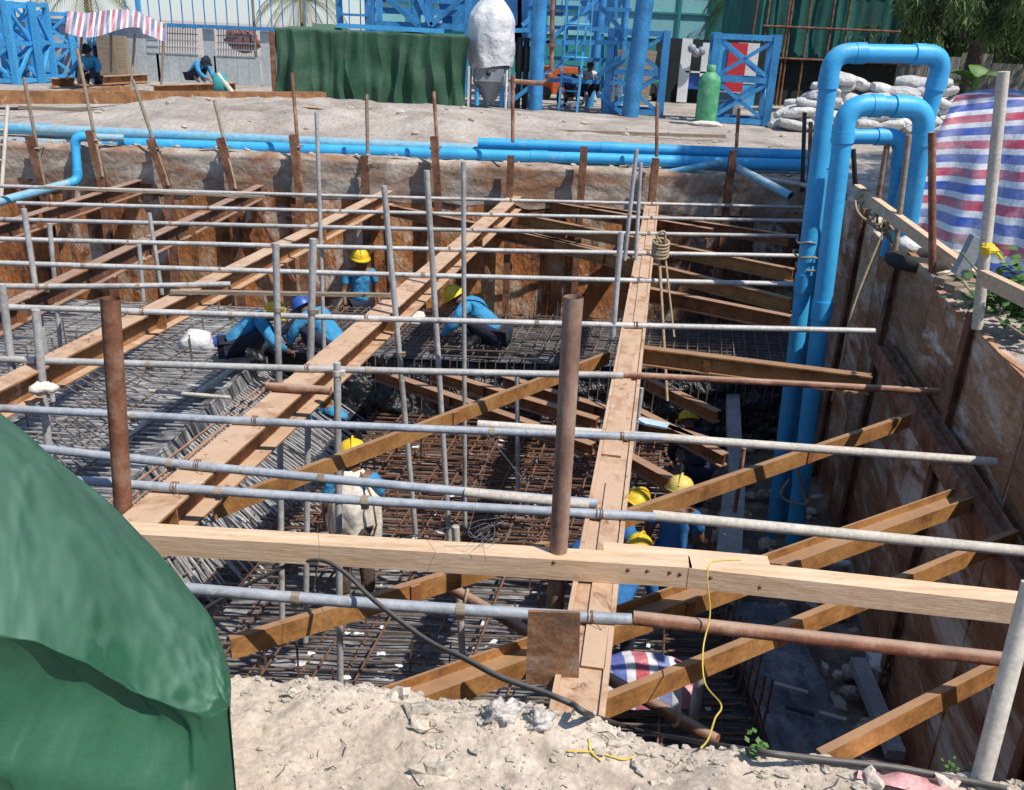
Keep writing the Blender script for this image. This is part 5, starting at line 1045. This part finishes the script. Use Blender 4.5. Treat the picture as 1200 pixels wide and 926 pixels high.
def bush(c, r_, n, lab, ls=.09, seed=1):
    s = thing('leafy_plant', lab, 'plant', c, 'green plants on the banks'); rs = random.Random(seed); g = MB()
    for k in range(max(3, n//25)): e = c+V((rs.gauss(0, r_*.5), rs.gauss(0, r_*.5), r_*rs.uniform(.4, 1.1))); g.tube([c, e], .006 if r_ > .1 else .002, 4)
    g.build('stems', 'leaf', s); g = MB()
    for k in range(n):
        p = c+V((rs.gauss(0, r_*.5), rs.gauss(0, r_*.5), abs(rs.gauss(0, r_*.5))+.02)); d = V((rs.gauss(0, 1), rs.gauss(0, 1), rs.uniform(-.2, .8))).normalized()*ls; q = d.cross(V((0, 0, 1))).normalized()*ls*.35
        g.add([p, p+d*.5+q, p+d, p+d*.5-q], [(0, 1, 2, 3)])
    g.build('leaves', 'leaf', s)
bush(Y(1192, 375, 5.9), .34, 420, 'leafy green bush on the bank at the right edge', .09, 2)
bush(zsoil(882, 888, .0), .035, 26, 'small green weed sprouting beside the hose in the foreground', .022, 3)
bush(zsoil(1112, 905, .0), .03, 18, 'small weed by the hose near the leaning post', .02, 4)
bush(zsoil(1000, 893, .0), .02, 12, 'tiny weed under the short brace', .016, 5)
# ------------------------------------------------------------ foreground
g = MB(); A, B = Y(1196, 735, 1.95), Y(1150, 912, 1.85); d = (A-B).normalized(); g.tube([B-d*.05, A+d*.12], .0255, 16); g.build('leaning_pole', 'cream', label='chalky leaning pole standing on the bank at bottom right', cat='pole')
g = MB(); g.bar(zsoil(1165, 908), zsoil(1260, 915), .05, .03); g.build('rust_strip', 'rustpipe', label='rusty metal strip by the leaning pole foot', cat='strip')
g = MB(); g.grid([[zsoil(1010+i*14-j*2, 885+j*9+i*3.2, .015+.012*math.sin(i*1.7+j)) for i in range(9)] for j in range(4)][::-1]); g.build('pink_sheet', 'pinkplastic', label='faded pink plastic sheet half buried at bottom right', cat='plastic sheet')
cb = thing('clear_bag', 'dusty clear plastic bag on the lip of the dirt bank', 'bag', zsoil(612, 836, 0))
for (px_, py_, a_, b_, c_, sd_) in ((588, 836, .045, .035, .034, 3), (612, 836, .05, .03, .036, 6), (632, 843, .035, .03, .026, 9)): g = MB(); g.blob(zsoil(px_, py_, .008), (a_, b_, c_), .9, 2.6, 22, 14, sd_); g.build('bag_fold', 'clearplastic', cb)
GST = 'stones on the dirt bank'
rs = random.Random(11)
big = [((490, 833), .035, 'pale round stone on the bank right under the double brace'), ((472, 818), .03, 'pale stone left of the round stone on the bank lip'), ((490, 850), .022, 'white flat stone in front of the round stones'), ((343, 812), .018, 'white stone near the lip at left'), ((625, 835), .024, 'brown stone below the clear bag'), ((600, 815), .02, 'white stone beside the clear bag'), ((558, 880), .015, 'small brown stone mid foreground'), ((750, 898), .02, 'brown stone near the yellow cords'), ((510, 903), .04, 'buried flat stone in the lower foreground'), ((1020, 912), .03, 'pale stone beside the pink sheet'), ((1105, 918), .03, 'broken stone left of the leaning pole')]
for (p, r_, lab) in big:
    g = MB(); g.blob(zsoil(*p, .004), (r_*1.25, r_, r_*.75), 1.1, 1.3, 9, 6, rs.randint(0, 99)); g.build('stone', 'stone', label=lab, cat='stone', group=GST)
g = MB()
for k in range(4200):
    x, y_ = rs.uniform(-.95, 1.7), rs.uniform(1.2, 2.25)
    e = edgeY(x)
    if y_ > e+.06: continue
    if y_ < e-.12 and rs.random() < .6 and noise.noise(V((x*3, y_*3, 0))) < .1: continue
    r_ = rs.choice((.0015, .002, .003, .0045)) if rs.random() < .99 else .009
    g.blob((x, y_, soilz(x, y_)+r_*.25), (r_*rs.uniform(.9, 1.6), r_, r_*.7), .5, 2, 6, 4, k)
for k in range(420):
    x = rs.uniform(-.8, 1.6); e = edgeY(x); y_ = e-abs(rs.gauss(0, .07))+.02 if k % 3 else rs.uniform(1.3, e); r_ = rs.uniform(.004, .012)
    g.blob((x, y_, soilz(x, y_)+r_*.2), (r_*rs.uniform(.9, 1.8), r_*rs.uniform(.8, 1.3), r_*.7), 1.1, 1.4, 6, 4, k)
g.build('gravel', 'stone', label='loose gravel and coral chips over the near dirt bank', cat='gravel', kind='stuff')
g = MB()
for k in range(70):
    x, y_ = rs.uniform(-.7, 1.4), rs.uniform(1.45, 2.0); a = rs.uniform(0, 3.14); l_ = rs.uniform(.02, .07); z = soilz(x, y_)+.004; g.tube([V((x, y_, z)), V((x+l_*.5*math.cos(a), y_+l_*.5*math.sin(a), z+.006)), V((x+l_*math.cos(a+.4), y_+l_*math.sin(a+.4), z))], .0012, 4)
g.build('twigs', 'bark', label='dry twigs and splinters scattered on the dirt bank', cat='twigs', kind='stuff')
# wire coil on the rail
g = MB()
for k in range(9):
    c = Y(570+rs.uniform(-12, 12), 628+rs.uniform(-14, 12), 3.14); r_ = rs.uniform(.035, .065); ph = rs.uniform(0, 6); g.tube([c+V((r_*math.cos(t), .02*math.sin(t*2+ph), r_*.75*math.sin(t+ph*.3))) for t in [6.6*i/24 for i in range(25)]], .0009, 4)
for a, b_ in (((465, 632), (570, 608)), ((520, 640), (565, 640)), ((570, 660), (560, 610)), ((575, 520), (550, 620)), ((570, 508), (620, 570))): g.tube([Y(*a, 3.3), Y(*b_, 3.2)], .001, 4)
g.build('wire_coil', 'wire', label='loose coil of thin wire on the timber rail', cat='wire')
g = MB(); g.tube(spl([Y(372, 618, 3.16), Y(374, 650, 3.14), Y(369, 690, 3.14), Y(378, 715, 3.1), Y(386, 730, 3.1), Y(378, 745, 3.1)]), .0012, 4); g.build('hanging_wire', 'wire', label='thin pale wire hanging from the timber rail at left', cat='wire')
g = MB(); c = Y(774, 292, 8.6)
for k in range(5): g.tube([c+V((.075*math.cos(t+k), .075*math.sin(t+k), -.06+.032*k+.02*math.sin(t+k))) for t in [6.28*i/14 for i in range(15)]], .014, 6)
g.tube(spl([c+V((0, 0, .06)), c+V((-.05, 0, .13)), c+V((.02, 0, .17)), c+V((.04, 0, .06))]), .012, 6)
g.tube([c+V((.0, 0, -.1)), Y(782, 470, 7.9)], .014, 6); g.tube([c+V((.06, 0, -.1)), Y(790, 395, 8.2)], .010, 6)
g.build('knotted_rope', 'rope', label='thick knotted rope hanging beside the wide strut', cat='rope')
# ladder at far left
s = thing('bamboo_ladder', 'thin pale ladder leaning at the far left edge', 'ladder', Y(2, 232, 12.9))
for dx in (0, -.42): g = MB(); g.tube([Y(9, 124, 13.6)+V((dx, 0, 0)), Y(1, 235, 12.9)+V((dx, 0, 0))], .03, 6); g.build('stile', 'cream', s)
for k in range(6): g = MB(); p = Y(9, 124, 13.6)+(Y(1, 235, 12.9)-Y(9, 124, 13.6))*(.1+k*.16); g.tube([p, p+V((-.42, 0, 0))], .018, 6); g.build('rung', 'cream', s)
# ------------------------------------------------------------ green tarpaulin in the foreground
sil = [(-420, 190, 3.5), (-180, 340, 3.0), (0, 478, 2.55), (60, 530, 2.38), (130, 590, 2.2), (190, 650, 2.02), (238, 705, 1.86), (262, 755, 1.72), (271, 795, 1.60), (269, 828, 1.52)]
crease = [(-420, 690, 1.05), (-180, 720, 1.15), (-20, 738, 1.25), (30, 748, 1.28), (75, 765, 1.31), (120, 790, 1.35), (165, 812, 1.39), (205, 828, 1.42), (240, 838, 1.45), (266, 836, 1.50)]
bottom = [(-420, 1150, 1.0), (-180, 1150, 1.08), (-20, 1140, 1.15), (30, 1130, 1.18), (75, 1120, 1.2), (120, 1110, 1.23), (165, 1100, 1.26), (205, 1090, 1.3), (245, 1080, 1.34), (288, 1060, 1.47)]
S_, C_, B_ = (spl([Y(*p) for p in L_], 12) for L_ in (sil, crease, bottom))
s = thing('covered_machine', 'large green canvas cover bulging at the lower left foreground', 'tarpaulin', V((-1.1, 1.6, 0)))
g = MB(); P = []; n = len(S_)
for i in range(n):
    a, c, b = S_[i], C_[i], B_[i]; u = i/(n-1); row = []
    out = V((.15, .5, 0)).normalized()
    we = u**8; bz = a+(b-a)*(a.z/(a.z-b.z)) if a.z > b.z else b
    for k in range(7):   # far side hanging down to the ground
        t = 1-k/7; row.append(V((a.x-.10*t, a.y+.12*t, a.z*(1-t)))*(1-we)+(a+(bz-a)*t)*we)
    for k in range(30):
        t = k/29; p = a+(c-a)*t; nrm = V((.1, -.15, 1)).normalized()
        hgt = math.sin(math.pi*t)*(.10*(1-u)+.015)+.010*fb((u*5, t*3, 1), 1.6)-.016*abs(noise.noise(V((u*7+t*2, t*2.5, 4))))-.006*abs(noise.noise(V((u*15-t*5, t*8, 8))))-.002*abs(noise.noise(V((u*30+t*8, t*14, 1))))
        row.append(p+nrm*hgt)
    for k in range(1, 46):
        t = k/45; p = c+(b-c)*t
        inn = .085*math.sin(math.pi*min(1, t*2.6))*(.35+.65*math.sin(math.pi*min(1, max(0, u*1.25-.1))))*(1 if t < .385 else 0)
        lobes = .055*max(0, math.sin(6.3*(t*1.15+u*.75)))*math.sin(math.pi*min(1, t*1.6)) + .03*fb((u*6, t*4, 7), 1.3)+.05*math.exp(-((u-.80-.16*t)/.035)**2)*math.exp(-((t-.22)/.16)**2)
        row.append(p+V((.15, 1, .0)).normalized()*(inn-lobes*(.3+.7*t))*(1-u**10))
    P.append(row)
g.grid(P); o = g.build('canvas_cover', 'greentarp', s)
m_ = o.modifiers.new('s', 'SUBSURF'); m_.levels = 1; m_.render_levels = 1
g = MB(); pts = [P[i][37+int(3+16*k/20)] for k in range(0, 21) for i in [int(n*(.23+.09*k/20))]]
# ------------------------------------------------------------ people
def skin(name, nodes, edges, m, parent, sub=2, extra=None, ang=0.0):
    names = list(nodes); me = bpy.data.meshes.new(name); org = ORG[parent.name]
    me.from_pydata([tuple(nodes[k][0]) for k in names], [(names.index(a), names.index(b)) for a, b in edges], [])
    o = bpy.data.objects.new('tmp', me); col.objects.link(o); o.modifiers.new('k', 'SKIN'); sm = o.modifiers.new('s', 'SUBSURF'); sm.levels = sub; sm.render_levels = sub
    for i, k in enumerate(names):
        r_ = nodes[k][1]; sv = me.skin_vertices[0].data[i]; sv.radius = (r_, r_) if not isinstance(r_, tuple) else r_; sv.use_root = (i == 0)
    dg = bpy.context.evaluated_depsgraph_get(); e = o.evaluated_get(dg); m2 = bpy.data.meshes.new_from_object(e)
    bpy.data.objects.remove(o)
    g = MB(); g.add([v.co for v in m2.vertices], [tuple(p.vertices) for p in m2.polygons], True)
    if extra: extra(g)
    bpy.data.meshes.remove(m2)
    return g.build(name, m, parent)
def person(lab, base, face, pose, hat='yellow', shirt='shirt', trousers='navy', sc_=1.0, long_=False, cloth=False, lean=.35):
    """face: heading angle; pose: stand / crouch / bend / sit"""
    s = thing('person', lab, 'person', base); q = Matrix.Rotation(face, 3, 'Z')
    def W(x, y, z): return V(base)+q@(V((x, y, z))*sc_)         # x right, y forward
    if pose == 'stand':
        pel, ch, nk, hd = (0, 0, .90), (0, .02, 1.22), (0, .03, 1.40), (0, .07, 1.53); kn = ((-.10, .05, .48), (.10, .04, .48)); an = ((-.11, -.02, .09), (.12, .0, .09))
        el_ = ((-.24, .0, 1.08), (.25, .06, 1.08)); ha = ((-.26, .14, .86), (.27, .28, .95))
    elif pose == 'bend':
        pel, ch, nk, hd = (0, -.12, .82), (0, .14, 1.05), (0, .28, 1.16), (0, .40, 1.24); kn = ((-.12, .05, .46), (.12, .05, .46)); an = ((-.13, -.03, .09), (.13, .0, .09))
        el_ = ((-.24, .28, .86), (.24, .30, .86)); ha = ((-.12, .44, .66), (.14, .46, .66))
    elif pose == 'crouch':
        pel, ch, nk, hd = (0, -.14, .20), (0, .10, .42), (0, .26, .50), (0, .38, .52); kn = ((-.19, .24, .38), (.19, .24, .38)); an = ((-.14, .08, .08), (.14, .10, .08))
        el_ = ((-.26, .34, .26), (.26, .34, .26)); ha = ((-.12, .50, .10), (.14, .52, .10))
    else:
        pel, ch, nk, hd = (0, 0, .14), (0, .12, .46), (0, .18, .64), (0, .24, .76); kn = ((-.16, .38, .38), (.18, .38, .36)); an = ((-.15, .45, .06), (.2, .50, .06))
        el_ = ((-.28, .24, .36), (.32, .26, .40)); ha = ((-.10, .44, .30), (.42, .42, .20))
    C3 = V(ch); N3 = V(nk); H3 = V(hd); P3 = V(pel)
    upv = (N3-C3).normalized(); sh = [C3+upv*.13+V((sx*.185, 0, 0)) for sx in (-1, 1)]; hip = [P3+V((sx*.09, .0, -.04)) for sx in (-1, 1)]
    nd = {'pel': (W(*pel), (.15*sc_, .11*sc_)), 'mid': (W(*((P3+C3)/2)), (.13*sc_, .10*sc_)), 'ch': (W(*ch), (.155*sc_, .11*sc_)), 'up': (W(*(C3+upv*.13)), .09*sc_), 'nk': (W(*nk), .055*sc_), 'jaw': (W(*(N3*.45+H3*.55)), .070*sc_), 'hd': (W(*H3), .092*sc_), 'cr': (W(*(H3+V((0, .0, .085)))), .075*sc_)}
    ed = [('pel', 'mid'), ('mid', 'ch'), ('ch', 'up'), ('up', 'nk'), ('nk', 'jaw'), ('jaw', 'hd'), ('hd', 'cr')]
    toes = []
    for i, sd_ in enumerate('lr'):
        sx = (-1, 1)[i]; S3 = sh[i]; E3 = V(el_[i]); A3 = V(ha[i]); K3 = V(kn[i]); F3 = V(an[i]); Hp = hip[i]
        wr = E3+(A3-E3)*.86; dv = (A3-E3).normalized()
        nd.update({'s'+sd_: (W(*S3), .062*sc_), 'e'+sd_: (W(*E3), .043*sc_), 'w'+sd_: (W(*wr), .028*sc_), 'p'+sd_: (W(*(A3+dv*.04)), (.036*sc_, .018*sc_)), 'h'+sd_: (W(*Hp), .088*sc_), 'k'+sd_: (W(*K3), .058*sc_), 'a'+sd_: (W(*F3), .042*sc_), 't'+sd_: (W(*(F3+V((0, .14, -.05)))), .032*sc_)})
        ed += [('up', 's'+sd_), ('s'+sd_, 'e'+sd_), ('e'+sd_, 'w'+sd_), ('w'+sd_, 'p'+sd_), ('pel', 'h'+sd_), ('h'+sd_, 'k'+sd_), ('k'+sd_, 'a'+sd_), ('a'+sd_, 't'+sd_)]
    def extra(g):
        for i in range(2):   # fingers and thumb, ears
            E3 = V(el_[i]); A3 = V(ha[i]); dv = (A3-E3).normalized(); pal = A3+dv*.06; sdv = dv.cross(V((0, 0, 1)));
            sdv = sdv.normalized() if sdv.length > .1 else V((1, 0, 0)); nv = sdv.cross(dv).normalized()*-1
            for k, l_ in enumerate((.062, .075, .070, .055)):
                o_ = pal+sdv*(k-1.5)*.017; g.tube([W(*o_), W(*(o_+dv*l_*.5)), W(*(o_+dv*l_*.75+nv*.02)), W(*(o_+dv*l_*.8+nv*.04))], [.009*sc_, .0085*sc_, .008*sc_, .006*sc_], 6)
            th = pal-dv*.035+sdv*(.03 if i else -.03); g.tube([W(*th), W(*(th+sdv*(.025 if i else -.025)+dv*.02)), W(*(th+sdv*(.03 if i else -.03)+dv*.05+nv*.01))], [.011*sc_, .010*sc_, .007*sc_], 6)
            g.blob(W(*(H3+V(((-1, 1)[i]*.088, -.005, 0)))), (.012*sc_, .02*sc_, .03*sc_), 0, 1, 8, 6)
            g.blob(W(*(H3+V(((-1, 1)[i]*.033, .084, .012)))), (.014*sc_, .008*sc_, .010*sc_), 0, 1, 8, 6)
        g.blob(W(*(H3+V((0, .10, -.015)))), (.014*sc_, .02*sc_, .022*sc_), 0, 1, 8, 6); g.blob(W(*(H3+V((0, .088, -.055)))), (.026*sc_, .010*sc_, .008*sc_), 0, 1, 8, 6)
    skin('body', nd, ed, 'skin', s, 2, extra)
    def grow(k, f, a=.012): r_ = nd[k][1]; return (nd[k][0], tuple(x*f+a*sc_ for x in r_) if isinstance(r_, tuple) else r_*f+a*sc_)
    sn = {k: grow(k, 1.06) for k in ('mid', 'ch', 'up')}; sn['hem'] = (nd['pel'][0], (.17*sc_, .13*sc_)); sn['col'] = (nd['up'][0].lerp(nd['nk'][0], .55), .075*sc_); se = [('hem', 'mid'), ('mid', 'ch'), ('ch', 'up'), ('up', 'col')]
    sn = {'mid': sn['mid'], **sn}
    for sd_ in 'lr':
        sn['s'+sd_] = grow('s'+sd_, 1.05); e_ = nd['e'+sd_][0]; f_ = 1.0 if long_ else .72
        sn['m'+sd_] = (nd['s'+sd_][0].lerp(e_, f_), .064*sc_); se += [('up', 's'+sd_), ('s'+sd_, 'm'+sd_)]
        if long_: sn['c'+sd_] = (nd['w'+sd_][0], .042*sc_); se.append(('m'+sd_, 'c'+sd_))
    skin('shirt', sn, se, shirt, s)
    tn = {'pel': grow('pel', 1.0, .008)}; te = []
    for sd_ in 'lr':
        tn['h'+sd_] = grow('h'+sd_, 1.08); tn['k'+sd_] = grow('k'+sd_, 1.15); tn['q'+sd_] = (nd['k'+sd_][0].lerp(nd['a'+sd_][0], .8), .066*sc_); te += [('pel', 'h'+sd_), ('h'+sd_, 'k'+sd_), ('k'+sd_, 'q'+sd_)]
    skin('trousers', tn, te, trousers, s)
    for sd_ in 'lr':
        a_, t_ = nd['a'+sd_][0], nd['t'+sd_][0]; bn = {'a': (a_, .055*sc_), 'x': (a_+V((0, 0, .10*sc_)), .058*sc_), 't': (t_+V((0, 0, -.0)), .045*sc_)}; skin('boot', bn, [('a', 'x'), ('a', 't')], 'boot', s)
    fw_ = (q@V((0, 1, 0))); nod = {'stand': .15, 'bend': .6, 'crouch': .7, 'sit': .5}[pose]; ax = (V((0, 0, 1))+fw_*nod).normalized(); cH = W(*(H3+V((0, 0, .02))))
    if hat:
        qq = ax.to_track_quat('Z', 'Y').to_matrix()
        g = MB(); g.lathe(cH, [(.128*sc_, .02*sc_), (.124*sc_, .05*sc_), (.112*sc_, .09*sc_), (.085*sc_, .125*sc_), (.045*sc_, .145*sc_), (.001, .15*sc_)], 20, ax)
        fx = (fw_-ax*fw_.dot(ax)).normalized(); c0h = cH+ax*.02*sc_; sdx = ax.cross(fx); bk = []
        for i in range(25):
            a = 6.2832*i/24; ext = .022+.05*max(0, math.cos(a))**2; dd = fx*math.cos(a)+sdx*math.sin(a); bk.append([c0h+dd*.12*sc_+ax*.008, c0h+dd*(.128+ext)*sc_-ax*.006*sc_, c0h+dd*.12*sc_-ax*.006])
        g.grid(bk); g.build('hard_hat', hat, s)
        g = MB(); g.tube([c0h+fx*x*.12*sc_+ax*(.132*math.sqrt(max(0, 1-x*x)))*sc_+ax*.015*sc_ for x in (-.95, -.7, -.35, 0, .35, .7, .95)], .012*sc_, 6); g.build('hat_ridge', hat, s)
    else:
        g = MB(); g.blob(cH+V((0, 0, .03))-fw_*.015, (.10*sc_, .11*sc_, .085*sc_), .15, 3, 14, 10, 3); g.build('hair', 'hair', s)
    if cloth:      # sack cloth over the back and shoulders
        P = []
        for i in range(21):
            a = -1.55+3.1*i/20; row = []
            for j in range(17):
                t = j/16; rr = .08+.165*min(1, t*2.4)**.8-.02*t; fold = .018*math.sin(a*9+t*2)*t+.02*fb((a*2, t*3, 0))
                x = math.sin(a)*(rr+fold)*1.0; yb_ = -math.cos(a)*(rr*.72+fold)+.03; z = 1.44-.02*t-.62*t*(1+.12*math.sin(a*6+1))-(.02 if j else 0)
                row.append(W(x, yb_, z))
            P.append(row)
        g = MB(); g.grid(P); o_ = g.build('back_cloth', 'cloth', s); o_.modifiers.new('t', 'SOLIDIFY').thickness = .006
        for sx in (-1, 1): g = MB(); g.tube([W(sx*.05, .03, 1.46), W(sx*.17, -.19, 1.25), W(sx*.20, -.20, 1.0), W(sx*.17, -.18, .88)], .010*sc_, 5); g.build('strap', 'pile', s)
    return s
HH = {'stand': (.07, 1.63), 'bend': (.44, 1.30), 'crouch': (.42, .60), 'sit': (.27, .85)}
def under(x, y, zf, pose, face, sc_=1.0):
    hy, hz = HH[pose]; p = Z(x, y, zf+hz*sc_); o = Matrix.Rotation(face, 3, 'Z') @ V((0, hy*sc_, 0)); return V((p.x-o.x, p.y-o.y, zf))
def hatpos(x, y, zh, zf): p = Z(x, y, zh); return V((p.x, p.y, zf))
def crew(lab, x, y, zf, pose, face, hat, shirt, tr, sc_=1.0, long_=True, cloth=False): person(lab, under(x, y, zf, pose, R(face), sc_), R(face), pose, hat, shirt, tr, sc_, long_, cloth)
crew('worker in yellow helmet with a cream cloth over the back, standing in the mesh', 413, 524, -3.22, 'stand', 8, 'yellow', 'shirt', 'pantsbrown', 1.0, False, True)
p = Y(421, 298, 12.75); person('worker standing at the foot of the far wall in yellow helmet and blue shirt', V((p.x, 12.75, p.z-1.60)), R(200), 'stand', 'yellow', 'shirt', 'navy', 1.0)
crew('worker crouching alone on the back mesh right of the centre strut', 530, 343, PZ+.1, 'crouch', 75, 'yellow', 'shirt', 'navy', 1.1)
crew('left one of the two workers crouching on the terrace, yellow helmet', 324, 362, PZ+.08, 'crouch', -70, 'yellow', 'shirt', 'navy')
crew('worker crouching on the terrace in a dark blue helmet', 352, 354, PZ+.08, 'crouch', 60, 'helmetblue', 'shirt', 'navy', 1.05)
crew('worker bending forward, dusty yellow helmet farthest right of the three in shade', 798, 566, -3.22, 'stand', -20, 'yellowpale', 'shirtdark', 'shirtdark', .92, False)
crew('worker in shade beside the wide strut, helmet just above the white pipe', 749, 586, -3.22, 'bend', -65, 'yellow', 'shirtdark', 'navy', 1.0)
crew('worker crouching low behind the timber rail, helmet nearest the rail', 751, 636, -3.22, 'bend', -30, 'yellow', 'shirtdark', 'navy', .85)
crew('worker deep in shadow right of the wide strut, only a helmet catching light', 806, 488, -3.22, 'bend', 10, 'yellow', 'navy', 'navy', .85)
p = Z(392, 508, -3.1); person('worker half hidden behind the centre strut, blue shirt showing', p, R(90), 'crouch', 'yellow', 'shirt', 'navy', .9, True)
p = Z(112, 104, .0); person('worker sitting on the rusty beams at back left in dark hat', V((p.x, p.y, .12)), R(180), 'sit', 'navy', 'shirt', 'navy', 1.05, True)
p = Z(121, 94, 0); person('worker standing bareheaded under the striped awning', p, R(30), 'stand', None, 'shirt', 'navy', 1.02, True)
p = Z(226, 101, .0); person('worker crouching in a dark cap by the hoarding', V((p.x, p.y+.3, .1)), R(-110), 'crouch', 'navy', 'shirt', 'navy', 1.05, True)
p = Z(690, 128, 0)+V((-.1, .4, 0)); person('person sitting behind the ladder in a pale chequered shirt', p+V((0, 0, .3)), R(200), 'sit', None, 'sandbag', 'navy', 1.0, True)
g = MB(); b = Z(262, 112, .1); g.lathe(b+V((0, -.2, .25)), [(.25, -.15), (.28, -.1), (.28, .1), (.25, .15)], 14, V((1, .4, 0)).normalized()); g.build('green_drum', 'teal', label='small dark teal drum beside the hoarding worker', cat='drum')
g = MB(); g.tube([b+V((0, -.3, .5)), b+V((.45, -.5, .02))], .06, 8); g.build('pale_pipe', 'cream', label='short pale pipe leaning on the teal drum', cat='pipe')
# ------------------------------------------------------------ render
sc.render.engine = 'CYCLES'; sc.cycles.samples = 96; sc.cycles.max_bounces = 6; sc.cycles.use_denoising = True
sc.render.resolution_x = 1024; sc.render.resolution_y = 790
